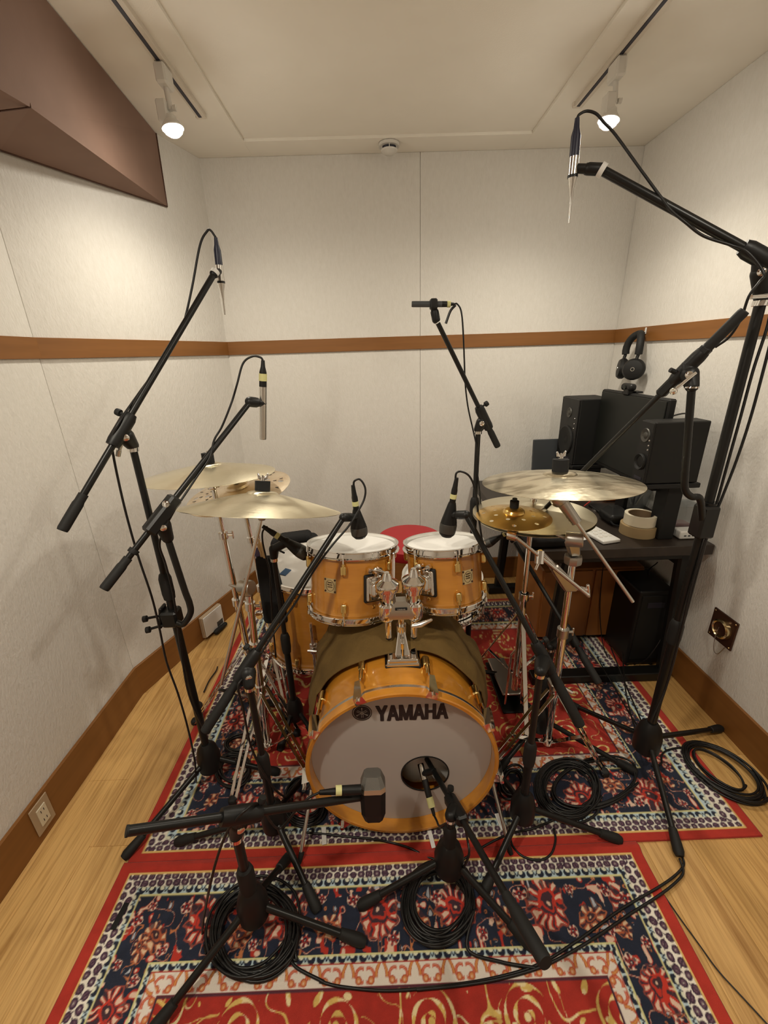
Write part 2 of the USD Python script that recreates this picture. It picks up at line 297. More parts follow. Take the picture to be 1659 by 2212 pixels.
# ================================================================ rugs
def lat(s, t, ps, pt, off=.5):
    """Nearest centre of a brick lattice: local offsets from it."""
    r = np.floor(t/pt); s2 = s - (r % 2)*ps*off
    return s2 - (np.floor(s2/ps)+.5)*ps, t-(r+.5)*pt, np.floor(s2/ps), r
def mixc(C, m, c):
    m = np.clip(m, 0, 1)[..., None]; return C*(1-m)+np.asarray(c, float)*m
def flower(C, dx, dy, R, n, ph, cols):
    """A palmette: petals round a dark heart, outlined."""
    r = np.hypot(dx, dy)/R; th = np.arctan2(dy, dx)+ph
    edge = 1-.13*np.abs(np.cos(n*th/2)); red, pink, dark, heart = cols
    C = mixc(C, (r < edge)*.85, dark); up_ = .5+.5*np.cos(np.arctan2(dx, dy))
    pet = np.abs(np.cos(n*th/2)); ray = pet > .55-.25*np.sin(np.clip(r, 0, 1)*3.1)+.35*(1-up_)
    C = mixc(C, (r < edge*.95)*(r > .38)*ray*1., red); C = mixc(C, (r < .90)*(r > .50)*(pet > .86-.25*(r-.5)+.12*(1-up_))*1., pink)
    C = mixc(C, (r < .44)*1., dark); C = mixc(C, (r < .50)*(r > .36)*(up_ < .6)*1., red*1.1); C = mixc(C, (r < .34)*(r > .25)*(up_ > .3)*1., red); C = mixc(C, (r < .09)*1., pink)
    C = mixc(C, (np.abs(r-edge) < .04)*(up_ > .25)*1., heart); return C
def rug_colours(u, v, W, L, ox, oy, seed, front):
    dx, dy = np.minimum(u, W-u), np.minimum(v, L-v); p3 = np.stack([u, v, 0*u], -1)
    cream, purple, red, orange = A(.80, .745, .65), A(.050, .022, .045), A(.40, .026, .014), A(.62, .17, .05)
    blue, navy, gold, pink = A(.47, .60, .66), A(.010, .015, .034), A(.68, .47, .13), A(.72, .50, .38)
    nz = meshkit.fbm(p3*60, 3, seed); nz2 = meshkit.fbm(p3*26+9, 3, seed+5)
    C = np.broadcast_to(red, u.shape+(3,))*(.9+.25*nz[..., None])
    def band(k):
        inside = (dx > ox[k]) & (dy > oy[k]); fx = (dx-ox[k])/(ox[k+1]-ox[k]); fy = (dy-oy[k])/(oy[k+1]-oy[k]); hor = fy < fx
        return inside & ((fx < 1) | (fy < 1)), np.where(hor, fy, fx), np.where(hor, u, v), np.where(hor, oy[k+1]-oy[k], ox[k+1]-ox[k])
    def ring(k, w, c):
        nonlocal C
        m = (dx > ox[k]-w) & (dy > oy[k]-w) & ((dx < ox[k]+w) | (dy < oy[k]+w)); C = mixc(C, m*1., c)
    # spotted border
    m, t, s, w = band(0); B = np.broadcast_to(cream, C.shape); d = t*w
    a, b, i, j = lat(s+.004*nz, d+.003*(nz2-.5), .0245, w/2); r = np.hypot(a*.92, b)
    sh = np.minimum(.0098, w*.30)+.005*(nz-.5); B = mixc(B, (r < sh)*1., purple); B = mixc(B, ((r < sh*.52) & (r > sh*.30))*1., A(.16, .08, .12)); B = mixc(B, (r < sh*.2)*.5, cream)
    st = np.abs(a*np.cos(i*2.4+j)+b*np.sin(i*2.4+j)); B = mixc(B, ((st < .0016) & (r < .0165) & ((i+j) % 2 == 0))*1., purple)
    C = np.where(m[..., None], B, C)
    # pale band of paired crescents (twice)
    for k in (1, 3):
        m, t, s, w = band(k); B = mixc(np.broadcast_to(blue, C.shape), (t > .86)*.8+(t < .10)*.6, A(.70, .68, .40))
        per = .056; q = (s/per) % 1; sgn = np.where(q < .5, 1, -1); a = (np.abs(q-.5)-.22)*per; b = (t-.42)*w
        r1 = np.hypot(a, b*1.05); r2 = np.hypot(a-.004, b+.0065); cres = (r1 < .0105) & ~(r2 < .0070)
        tail = (np.abs(a-.010-(b+.006)*.5) < .0016) & (b > -.009) & (b < .005)
        B = mixc(B, (np.hypot(a-.003, b+.006) < .0075)*.8, A(.74, .72, .52)); B = mixc(B, (cres | tail)*1., navy); C = np.where(m[..., None], B, C)
    # dark field with flowers and scrolling stems
    m, t, s, w = band(2); B = np.broadcast_to(navy, C.shape)*(.8+.5*nz[..., None]); d = t*w
    vine = np.abs(meshkit.fbm(p3*17+3, 2, seed+2)-.5); B = mixc(B, (vine < .010)*1., A(.34, .05, .03)); B = mixc(B, (vine < .0035)*1., pink)
    leaf = meshkit.noise(p3*A(70, 44, 1)+5, seed+3); B = mixc(B, ((leaf > .74) & (nz2 > .44))*1., red*1.1); B = mixc(B, (leaf > .83)*((nz2 > .40))*1., pink)
    B = mixc(B, (leaf < .10)*(nz2 > .5)*1., A(.45, .47, .52)); B = mixc(B, ((leaf > .20) & (leaf < .25) & (nz2 > .52))*1., A(.5, .17, .06))
    wx_ = (meshkit.fbm(p3*24+2, 3, seed+21)-.5)*.034; wy_ = (meshkit.fbm(p3*24+8, 3, seed+22)-.5)*.034
    per = .245; q = ((s+.06)/per); qi = np.floor(q); a = (q-qi-.5)*per+wx_; b = (t-.40)*w+wy_
    fl_ = (red*1.25, pink, A(.05, .02, .03), A(.30, .06, .04)); jit = .012*np.sin(qi*3.7)
    B = flower(B, a+jit, b, np.minimum(.060, w*.42), 11, qi*1.3, fl_)
    a2 = ((q+.5) % 1-.5)*per+wy_; b2 = (t-.62)*w-wx_; B = flower(B, a2*1.1, b2*1.2, np.minimum(.040, w*.30), 7, qi, (A(.42, .10, .04), A(.70, .50, .32), A(.05, .02, .03), A(.45, .13, .05)))
    for q0, tt, rr in ((.25, .22, .017), (.72, .80, .016), (.86, .16, .013), (.16, .82, .013)):
        a3 = ((q-q0+.5) % 1-.5)*per; B = flower(B, a3+wx_*.5, (t-tt)*w+wy_*.5, rr, 5, qi+q0, (red, A(.72, .60, .50), navy, pink))
    C = np.where(m[..., None], B, C)
    # pale band with orange scrolls
    m, t, s, w = band(4); B = np.broadcast_to(A(.74, .66, .58), C.shape); per = .086; q = (s/per) % 1; a = (np.abs(q-.5))*per; b = t*w
    arc = np.hypot(a-.0335, (b-w*.52)); B = mixc(B, ((np.abs(arc-.0135) < .0034) & (a < .040))*1., A(.50, .075, .04))
    B = mixc(B, ((np.abs(arc-.0135) < .0010) & (a < .040))*1., A(.66, .22, .12)); B = mixc(B, (np.hypot(a-.027, b-w*.72) < .0085)*1., A(.46, .085, .03)); B = mixc(B, (np.hypot(a-.027, b-w*.72) < .0055)*1., A(.62, .26, .09)); B = mixc(B, (np.hypot(a-.0275, b-w*.74) < .002)*1., pink)
    B = mixc(B, ((np.abs(a-.004-.010*np.sin(t*3)) < .0042) & (t < .62))*1., A(.46, .085, .03)); B = mixc(B, ((np.abs(a-.004-.010*np.sin(t*3)) < .0022) & (t < .58))*1., A(.62, .26, .07))
    B = mixc(B, ((t < .06) | (t > .93))*1., A(.42, .03, .02)); C = np.where(m[..., None], B, C)
    # red centre with gold scrolls
    m = (dx > ox[5]) & (dy > oy[5]); B = np.broadcast_to(A(.36, .022, .012), C.shape)*(.85+.35*nz[..., None]); g = np.zeros(u.shape)
    a, b, i, j = lat(u-W/2, v-oy[5], .23, .21); r = np.hypot(a, b); th = np.arctan2(b, a)*np.where((i+j) % 2 == 0, 1, -1)+i*1.7+j*2.9
    sp_ = np.abs(((r/.024-th/(2*math.pi)) % 1)-.5)*.024; taper = .0028+.0026*np.sin(th*3+r*60)
    g = np.maximum(g, ((sp_ < taper) & (r < .060) & (r > .010))*1.); g = np.maximum(g, (r < .008)*1.)
    v1 = np.abs(meshkit.fbm(p3*10+1, 2, seed+7)-.5); v2 = np.abs(meshkit.fbm(p3*13+4, 2, seed+8)-.48); g = np.maximum(g, ((v1 < .011) & (r > .062))*1.); g = np.maximum(g, ((v2 < .007) & (r > .062))*.8)
    a, b, i, j = lat(u-W/2+.05, v-oy[5]+.03, .074, .062); rr = .0125*np.clip(nz2*2-.55, 0, 1); fi = i*2.1+j*1.3
    lf = ((a*np.cos(fi)+b*np.sin(fi))/1.6)**2+(-a*np.sin(fi)+b*np.cos(fi))**2*2.2 < rr**2; g = np.maximum(g, (lf & (r > .03))*1.)
    B = mixc(B, g*.95, gold*(.75+.5*nz[..., None])); B = mixc(B, ((g > .5) & (nz > .58))*.8, A(.78, .66, .40))
    C = np.where(m[..., None], B, C)
    ring(0, .0028, A(.70, .47, .16)); ring(2, .0022, A(.66, .62, .30)); ring(3, .0022, A(.66, .62, .30)); ring(5, .0028, A(.06, .02, .035))
    return C
def rug(name, label, x0, x1, y0, y1, ox, oy, seed, ys, step=.0023, top=.007, wav=None):
    """ys: the distances along y at which the fine grid starts and ends; coarser beyond."""
    xs = np.linspace(x0, x1, int((x1-x0)/step)); f0, f1 = ys
    yy = np.concatenate([np.linspace(y0, f0, max(2, int((f0-y0)/.012)), endpoint=False) if f0 > y0 else [], np.linspace(f0, f1, int((f1-f0)/step)), np.linspace(f1, y1, max(2, int((y1-f1)/.012)))[1:] if y1 > f1 else []])
    X, Y = np.meshgrid(xs, yy); C = sum(rug_colours(X-x0+a*step, Y-y0+b*step, x1-x0, y1-y0, ox, oy, seed, True) for a, b in ((-.3, -.12), (.12, -.3), (.3, .12), (-.12, .3)))/4
    Z = top+.0025*(meshkit.fbm(np.stack([X*5, Y*5, 0*X], -1), 2, seed)-.5)
    if wav is not None: X, Y, Z = wav(X, Y, Z)
    ny, nx = X.shape; V = np.stack([X, Y, Z], -1).reshape(-1, 3); C = C.reshape(-1, 3)
    i, j = np.meshgrid(np.arange(ny-1), np.arange(nx-1), indexing='ij'); a = (i*nx+j).ravel(); F = np.stack([a, a+1, a+nx+1, a+nx], 1)
    ed = np.concatenate([np.arange(nx), np.arange(1, ny)*nx+nx-1, (ny-1)*nx+np.arange(nx-2, -1, -1), np.arange(ny-2, 0, -1)*nx])
    low = V[ed].copy(); low[:, 2] = .0005; c0 = V.mean(0); low[:, :2] += np.sign(low[:, :2]-c0[:2])*0; n0 = len(V)
    k = np.arange(len(ed)); k2 = (k+1) % len(ed); F = np.vstack([F, np.stack([ed, n0+k, n0+k2, ed[k2]], 1)])
    V = np.vstack([V, low]); C = np.vstack([C, C[ed]]); b = A((x0+x1)/2, (y0+y1)/2, 0); p = '/World/'+numbered('/World', name)
    m = usdkit.mesh(stage, p, (V-b, F), LOOKS['rug_pile'], smooth=True); m.AddTranslateOp().Set(Gf.Vec3d(*map(float, b)))
    UsdGeom.PrimvarsAPI(m).CreatePrimvar('rugcolor', Sdf.ValueTypeNames.Color3fArray, 'vertex').Set(Vt.Vec3fArray.FromNumpy(C.astype(np.float32))); tag(m.GetPrim(), label=label, category='rug')
def wav_front(X, Y, Z):
    e = np.exp(-((Y-.852)/.012)**2); return X, Y+.0015*np.sin(X*5)*np.exp(-((Y-.84)/.02)**2), Z+.009*e*(.6+.4*np.sin(X*9))
rug('rug', 'front red oriental rug at the bottom of the photo, under the two kick microphone stands', -.856, .785, -.75, .8685, (.036, .080, .097, .200, .215, .252), (.034, .068, .090, .242, .258, .306), 3, (.40, .8685), wav=wav_front)
rug('rug', 'back red oriental rug lying under the drum kit', -.846, 1.199, .869, 2.30, (.035, .088, .122, .250, .262, .295), (.028, .064, .086, .250, .266, .315), 11, (.869, 1.75), step=.0029)

# ================================================================ drums
KX, KY, KZ, KR = .040, .92, .305, .282                      # bass drum: front head centre, shell radius
AXK = A(0, 1, 0)
def ringprof(r0, r1, h0, h1, b=.002): return [(r0, h0), (r1-b, h0), (r1, h0+b), (r1, h1-b), (r1-b, h1), (r0, h1), (r0, h0)]
kick = Thing('bass_drum', 'maple bass drum with grey front head lettered in black', 'bass drum', (KX, KY+.2, 0))
kc = A(KX, KY, KZ); AXS = A(0, 1, 0)
kick.part('shell', lathe([(.274, .043), (KR, .043), (KR, .385), (.274, .385), (.274, .043)], 96, kc, AXK), 'maple_kick')
for h0, h1 in ((0, .046), (.374, .42)):
    kick.part('hoop', lathe([(.284, h0+.003), (.287, h0), (.295, h0), (.298, h0+.003), (.298, h1-.003), (.296, h1), (.286, h1), (.284, h1-.002), (.284, h0+.003)], 96, kc, AXK), 'maple_kick')
for r, h in ((.2985, .030), (.2985, .392)): kick.part('hoop_inlay', lathe(ringprof(r-.002, r+.0006, h-.0045, h+.0045, .0003), 96, kc, AXK), 'brushed_silver')
# front head with its port
hx, hz, hr = at(918, 1671, y=KY+.040)[0]-KX, at(918, 1671, y=KY+.040)[2]-KZ, .0775
disc = m3.Manifold.cylinder(.0016, .2835, .2835, 120) - m3.Manifold.cylinder(.01, hr, hr, 64).translate((hx, -hz, -.004))
Rk = np.stack([A(1, 0, 0), A(0, 0, -1), A(0, 1, 0)], 1)      # local x, y, z -> right, down, back
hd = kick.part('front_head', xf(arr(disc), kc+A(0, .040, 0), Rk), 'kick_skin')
po = kc+A(hx, .038, hz)
kick.part('port_ring', lathe([(hr-.003, 0), (hr+.0005, 0), (hr+.0005, .003), (hr-.003, .003), (hr-.003, 0)], 64, po, AXK), 'black_rubber', parent=hd)
kick.part('rear_head', lathe([(0, .40), (.283, .40), (.283, .402), (0, .402)], 64, kc, AXK), 'white_print')
kick.part('damping_pillow', rbox((KX+.12, KY+.20, KZ-.14), (.26, .20, .19), .06), 'drum_skin', label='pale damping cushion inside the drum')
# lettering
def flat_text(s, h, w, depth=.0012, bold=True):
    v, f = arr(meshkit.text_mesh(s, h, depth, bold)); v = v.copy(); v[:, 0] -= v[:, 0].min(); v[:, 0] *= w/v[:, 0].max(); return v, f
Rt = np.stack([A(1, 0, 0), A(0, 0, 1), A(0, -1, 0)], 1)
t0, t1 = at(812, 1554, y=KY+.039), at(968, 1554, y=KY+.039); tz = at(812, 1523, y=KY+.039)[2]-t0[2]
tm = flat_text('YAMAHA', tz, t1[0]-t0[0]-.004)
kick.part('lettering', [xf(tm, A(t0[0]+.002+q*.0021, KY+.0400-.0001*i, (t0[2]+t1[2])/2), Rt) for i, q in enumerate((-1, -.5, 0, .5, 1))], 'black_print', parent=hd, smooth=False)
ec = at(782, 1540, y=KY+.039); er = size_at(ec, 21.5)
kick.part('emblem', [lathe([(0, 0), (er*.84, 0), (er*.84, .0012), (0, .0012)], 48, ec+A(0, .001, 0), (0, -1, 0)), lathe([(er*.93, 0), (er, 0), (er, .0012), (er*.93, .0012), (er*.93, 0)], 48, ec+A(0, .001, 0), (0, -1, 0))], 'black_print', parent=hd)
forks = []
for k in range(3):
    q = rotz(k*2*math.pi/3+math.pi); fk = [cbox((0, -er*.45, 0), (er*.05, er*.42, .001), .0002), cbox((-er*.085, er*.22, 0), (er*.045, er*.72, .001), .0002), cbox((er*.085, er*.22, 0), (er*.045, er*.72, .001), .0002), cbox((0, -er*.15, 0), (er*.21, er*.05, .001), .0002), cbox((0, -er*.58, 0), (er*.12, er*.16, .001), .0002)]
    forks += [xf(xf(g, R=q), ec+A(0, -.0010, 0), Rt) for g in fk]
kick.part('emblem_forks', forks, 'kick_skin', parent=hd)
# lugs, claws and tension rods around the shell
def kick_polar(a, r, y): return A(KX+r*math.sin(a), KY+y, KZ+r*math.cos(a))
for a in (-20, 20, -58, 58, -100, 100, -140, 140):
    a = math.radians(a-3 if abs(a) < 30 else a); rd = A(math.sin(a), 0, math.cos(a)); tg = A(math.cos(a), 0, -math.sin(a)); R = np.stack([tg, A(0, 1, 0), rd], 1)
    lg = kick.part('lug', [rbox(kick_polar(a, KR+.010, .145), (.024, .046, .026), .009, R), rod(kick_polar(a, KR+.017, .085), kick_polar(a, KR+.017, .125), .0075)], 'gold')
    kick.part('tension_rod', rod(kick_polar(a, .310, .005), kick_polar(a, KR+.017, .13), .0034), 'chrome')
    P = [kick_polar(a, .296, -.002)+tg*.017*s for s in (-1, 1)]+[kick_polar(a, .316, -.004)+tg*.014*s for s in (-1, 1)]+[kick_polar(a, .300, .060)+tg*.009*s for s in (-1, 1)]+[kick_polar(a, .324, .056)+tg*.008*s for s in (-1, 1)]+[kick_polar(a, .291, -.003)+tg*.017*s for s in (-1, 1)]+[kick_polar(a, .291, .0)+tg*.017*s for s in (-1, 1)]
    cl = kick.part('claw', hull(P), 'chrome'); kick.part('claw_screw', rod(kick_polar(a, .311, -.016), kick_polar(a, .311, .0), .006), 'chrome', parent=cl)
for s, fx in ((-1, 622), (1, 1083)):
    a = math.radians(s*112); p0 = kick_polar(a, KR+.006, .10); ft = A(KX+s*.335, KY-.075, .009)
    k = kick.part('spur', [rod(p0+A(s*.02, .02, .02), ft, .0065)], 'brushed_silver'); kick.part('rubber_tip', rod(ft+nrm(p0-ft)*.03, ft+A(0, 0, 0), .009, .007), 'black_rubber', parent=k)
    kick.part('spur_bracket', rbox(p0, (.05, .05, .06), .012), 'chrome')
# olive cloth draped over the rear of the bass drum
def drape():
    V = []; NA, NY = 97, 40
    for i, t in enumerate(np.linspace(0, 1, NY)):
        y = KY+.172+.275*t
        for th in np.linspace(-118, 118, NA):
            a = math.radians(th); bulge = .020+.045*math.sin(min(1, t*1.6)*math.pi/2)*(1-.3*t); w = meshkit.fbm(A(a*3.2, y*9, 1), 3, 4)-.5
            r = KR+.004+bulge*(.45+.55*math.cos(a*.75))+.034*w*min(1, t*5+.15)+.007*math.sin(a*15+t*7)*abs(math.sin(a))*t+.006*math.sin(a*6+3*w)*t
            x, z = r*math.sin(a), r*math.cos(a)
            if abs(th) > 62: q = (abs(th)-62)/56; x = math.copysign(max(abs(x), (KR+.03)*math.sin(math.radians(62))+.05*q+.02*t), x)
            V.append(A(KX+x, y+.012*math.sin(a*5)*(1-t), max(.14, KZ+z)))
    V = np.array(V); i, j = np.meshgrid(np.arange(NY-1), np.arange(NA-1), indexing='ij'); k = (i*NA+j).ravel(); F = np.stack([k, k+1, k+NA+1, k+NA], 1)
    N = len(V); c = A(KX, 0, KZ-.05); d = V-c; d[:, 1] = 0; d /= np.linalg.norm(d, axis=1)[:, None]; V2 = V-d*.004
    ed = np.concatenate([np.arange(NA), np.arange(1, NY)*NA+NA-1, (NY-1)*NA+np.arange(NA-2, -1, -1), np.arange(NY-2, 0, -1)*NA]); e2 = np.roll(ed, -1)
    return np.vstack([V, V2]), np.vstack([F, F[:, ::-1]+N, np.stack([ed, ed+N, e2+N, e2], 1)])
dv, df = drape(); solo('blanket', (dv, np.vstack([df[:, [0, 1, 2]], df[:, [0, 2, 3]]])[:, ::-1]), 'olive_cloth', 'olive brown cloth draped over the rear half of the bass drum', 'blanket', smooth=True)

def hoop_prof(R, z0, up=1):
    """Triple flanged hoop: radius, and height measured away from the shell along up."""
    p = [(R+.004, -.012), (R+.014, -.012), (R+.015, -.009), (R+.007, -.006), (R+.006, .009), (R+.012, .012), (R+.012, .014), (R+.003, .014), (R+.003, -.006), (R+.004, -.012)]
    return [(r, z0+up*h) for r, h in (p if up > 0 else p[::-1])]
def drum(name, label, cat, c, ax, R, depth_, n_lugs, a0, shell='maple', hoop_look='chrome', long_lug=False, group=None):
    """c: centre of the top rim. Returns the thing and its frame (x right, y back, z up)."""
    z = nrm(ax); x = nrm(np.cross(A(0, 1, 0), z)); y = np.cross(z, x); Fm = np.stack([x, y, z], 1); c = np.asarray(c, float)
    t = Thing(name, label, cat, c-z*depth_, group=group); L = lambda a, r, h: c + x*r*math.cos(a) + y*r*math.sin(a) + z*h
    t.part('shell', lathe([(R-.006, -.004), (R, -.006), (R, -depth_+.006), (R-.006, -depth_+.004), (R-.006, -.004)], 72, c, z), shell)
    t.part('batter_head', lathe([(0, .0005), (R-.002, .0005), (R+.003, -.003), (R+.003, -.006), (R-.004, -.005), (0, -.0005)], 72, c, z), 'drum_skin')
    t.part('bottom_head', lathe([(0, -depth_-.0005), (R+.003, -depth_+.004), (R+.002, -depth_+.006), (0, -depth_+.0005)], 72, c, z), 'drum_skin')
    t.part('hoop', lathe(hoop_prof(R, -.002, 1), 72, c, z), hoop_look); t.part('hoop', lathe(hoop_prof(R, -depth_+.002, -1), 72, c, z), hoop_look)
    for k in range(n_lugs):
        a = a0+k*2*math.pi/n_lugs; er_ = x*math.cos(a)+y*math.sin(a); et = np.cross(z, er_); Rl = np.stack([er_, et, z], 1)
        for s, hh in ((-1, -.048), (1, -depth_+.048)):
            if long_lug and s == 1: continue
            t.part('lug', [rbox(L(a, R+.008, hh), (.020, .021, .036), .008, Rl), rod(L(a, R+.0125, hh-s*.006), L(a, R+.0125, hh-s*.024 if s < 0 else hh-.024), .006)], 'gold')
            e = -.001 if s < 0 else -depth_+.001; u_ = 1 if s < 0 else -1
            t.part('tension_rod', [rod(L(a, R+.0125, e+u_*.010), L(a, R+.0125, hh), .003, n=8), rod(L(a, R+.0125, e-u_*.002), L(a, R+.0125, e+u_*.010), .0055, n=8)], 'chrome')
    return t, L, Fm
def badge(t, L, a, R, h, w, hh, look='gold'):
    """Square plate with four screws and an oval outline, bent to the shell."""
    V = []; da = w/R
    for z_ in (-hh/2, hh/2):
        for q in np.linspace(-da/2, da/2, 9):
            for r in (R, R+.0014): V.append(L(a+q, r, h+z_))
    V = np.array(V).reshape(2, 9, 2, 3); i = lambda z_, q, r: (z_*9+q)*2+r; F = []
    for q in range(8):
        F += [[i(0, q, 1), i(0, q+1, 1), i(1, q+1, 1), i(1, q, 1)], [i(0, q, 0), i(1, q, 0), i(1, q+1, 0), i(0, q+1, 0)], [i(1, q, 1), i(1, q+1, 1), i(1, q+1, 0), i(1, q, 0)], [i(0, q, 0), i(0, q+1, 0), i(0, q+1, 1), i(0, q, 1)]]
    F += [[i(0, 0, 0), i(0, 0, 1), i(1, 0, 1), i(1, 0, 0)], [i(0, 8, 1), i(0, 8, 0), i(1, 8, 0), i(1, 8, 1)]]
    F = np.array(F); k = t.part('badge', (V.reshape(-1, 3), np.vstack([F[:, [0, 1, 2]], F[:, [0, 2, 3]]])), 'brass', label='square brass badge')
    for sx in (-1, 1):
        for sz in (-1, 1): p = L(a+sx*da*.40, R+.0012, h+sz*hh*.40); t.part('badge_screw', lathe([(0, 0), (.0036, 0), (.0032, .0014), (0, .0016)], 12, p, L(a, R+1, h)-L(a, R, h)), 'plate_brown', parent=k)
    th = np.linspace(0, 2*math.pi, 33); t.part('badge_outline', tube([L(a+da*.33*math.cos(q), R+.0016, h+hh*.38*math.sin(q)) for q in th], .0006, 6), 'plate_brown', parent=k)
    er_ = nrm(L(a, R+1, h)-L(a, R, h)); zz = nrm(L(a, R, 1)-L(a, R, 0)); xx = np.cross(zz, er_); Rb = np.stack([xx, zz, er_], 1)
    for s, hgt, off in (('YAMAHA', hh*.085, .17), ('Maple', hh*.10, .02), ('Custom', hh*.10, -.13)): v, f = flat_text(s, hgt, w*.40, .0006, False); t.part('badge_lettering', xf((v, f), L(a, R+.0014, h+hh*off)-xx*w*.20, Rb), 'plate_brown', parent=k, smooth=False)

TLc, TRc = A(-.103, 1.365, .862), A(.214, 1.318, .877); TAX = A(.0, .20, 1.)
tomL, LfL, FrL = drum('tom_drum', 'larger maple rack tom, left of the two toms above the bass drum', 'tom drum', TLc, A(.04, .20, 1), .152, .225, 6, math.radians(-98))
tomR, LfR, FrR = drum('tom_drum', 'smaller maple rack tom, right of the two toms above the bass drum', 'tom drum', TRc, A(-.04, .19, 1), .127, .195, 6, math.radians(-80))
badge(tomL, LfL, math.radians(-117), .152, -.105, .046, .050); badge(tomR, LfR, math.radians(-62), .127, -.088, .043, .048)
for t, L, a, R, d_ in ((tomL, LfL, -62, .152, .225), (tomR, LfR, -124, .127, .195)):
    a = math.radians(a); er_ = nrm(L(a, R+1, 0)-L(a, R, 0)); zz = nrm(L(a, R, 1)-L(a, R, 0)); Rb = np.stack([np.cross(zz, er_), zz, er_], 1)
    t.part('gasket', rbox(L(a, R+.003, -d_*.50), (.066, .096, .014), .006, Rb), 'black_rubber'); k = t.part('mount_bracket', [rbox(L(a, R+.008, -d_*.50), (.056, .085, .018), .007, Rb), rbox(L(a, R+.022, -d_*.50), (.034, .050, .03), .012, Rb)], 'chrome')
    t.part('wing_bolt', [rod(L(a, R+.016, -d_*.27), L(a, R+.034, -d_*.27), .007), hull(np.vstack([sph(L(a-.05, R+.036, -d_*.18), .008)[0], sph(L(a+(.20 if R > .14 else -.24), R+.042, -d_*.28), .006)[0]]))], 'chrome', parent=k)
    for s in (-1, 1): t.part('bracket_bolt', rod(L(a+s*.10, R+.008, -d_*.22), L(a+s*.10, R+.022, -d_*.22), .009), 'chrome', parent=k)
    t.part('vent_hole', lathe([(.003, 0), (.006, 0), (.006, .002), (.003, .003), (.003, 0)], 20, L(a+.02, R, -d_*.80), er_), 'gold')
# tom holder standing on the bass drum
th_ = Thing('tom_holder', 'chrome double tom holder rising from the top of the bass drum', 'tom holder', (KX, 1.11, KZ+KR))
tx = at(868, 1400, y=1.11)[0]; zt = KZ+KR
th_.part('gasket', cbox((tx, 1.110, zt-.004), (.112, .131, .014), .003), 'black_rubber'); th_.part('base_plate', [rbox((tx, 1.110, zt+.010), (.098, .118, .022), .008), cbox((tx, 1.110, zt+.002), (.108, .128, .016), .004)], 'chrome')
th_.part('pedestal', [hull(np.vstack([cbox((tx, 1.105, zt+.02), (.046, .06, .01))[0], cbox((tx, 1.125, zt+.080), (.022, .026, .01))[0]])), rod((tx, 1.125, zt+.03), (tx, 1.125, zt+.10), .0165, n=20), cbox((tx, 1.088, zt+.045), (.010, .05, .06), .003)], 'chrome')
for sx in (-1, 1): th_.part('base_bolt', [lathe([(0, 0), (.006, 0), (.006, .008), (0, .009)], 10, (tx+sx*.036, 1.062, zt+.010), (0, 0, 1))], 'chrome')
bz = at(868, 1315, y=1.125)[2]; yb = 1.128
th_.part('post', rod((tx, yb, zt+.08), (tx, yb, bz-.01), .0115, n=20), 'chrome')
blk = th_.part('clamp_block', [hull([A(tx+sx*w, yb+sy*d_, bz+h) for sx in (-1, 1) for sy in (-1, 1) for w, d_, h in ((.040, .024, -.026), (.044, .026, -.010), (.030, .020, .014), (.016, .014, .034))])], 'satin_metal')
nm = lathe([(0, 0), (.001, 0)], 3); th_.part('name_plate', cbox((tx, yb-.0225, bz+.012), (.038, .004, .008), .001, rotx(-.35)), 'black_plastic', parent=blk)
v, f = flat_text('YAMAHA', .0042, .026, .0008); th_.part('name_lettering', xf((v, f), A(tx-.013, yb-.0262, bz+.0105), rotx(-.35) @ Rt), 'brushed_silver', parent=blk, smooth=False)
for s, ballpx, tubx in ((-1, (845, 1258), 840), (1, (899, 1250), 895)):
    bx = tx+s*.041; by = yb; ball = at(*ballpx, y=by-.005)
    th_.part('arm_collar', [lathe([(.012, -.034), (.020, -.034), (.026, -.022), (.026, .022), (.021, .028), (.012, .028), (.012, -.034)], 24, (bx+s*.004, by, bz-.006))], 'chrome')
    th_.part('arm_tube', rod((bx, by, bz-.105), (bx, by, ball[2]-.02), .0125, n=20), 'chrome'); th_.part('tube_cap', rod((bx, by, bz-.112), (bx, by, bz-.103), .010, n=16), 'black_plastic')
    bc = A(bx, by, ball[2])
    th_.part('ball_socket', [lathe([(.013, -.054), (.026, -.050), (.028, -.032), (.036, -.027), (.0385, -.012), (.036, -.004), (.017, .009), (.012, .026), (.007, .033), (0, .035)], 28, bc)], 'chrome')
    t, L, a, R, d_ = (tomL, LfL, -62, .152, .225) if s < 0 else (tomR, LfR, -124, .127, .195); e = L(math.radians(a), R+.030, -d_*.50)
    th_.part('arm_rod', [rod(bc+A(0, 0, -.012), e, .010, n=12)], 'chrome')
th_.part('wing_bolt', [rod((tx+.055, yb-.02, bz-.028), (tx+.055, yb+.02, bz-.022), .006), hull(np.vstack([sph((tx+.034, yb-.034, bz-.044), .006)[0], sph((tx+.060, yb-.036, bz-.040), .008)[0], sph((tx+.092, yb-.034, bz-.024), .005)[0]]))], 'chrome')
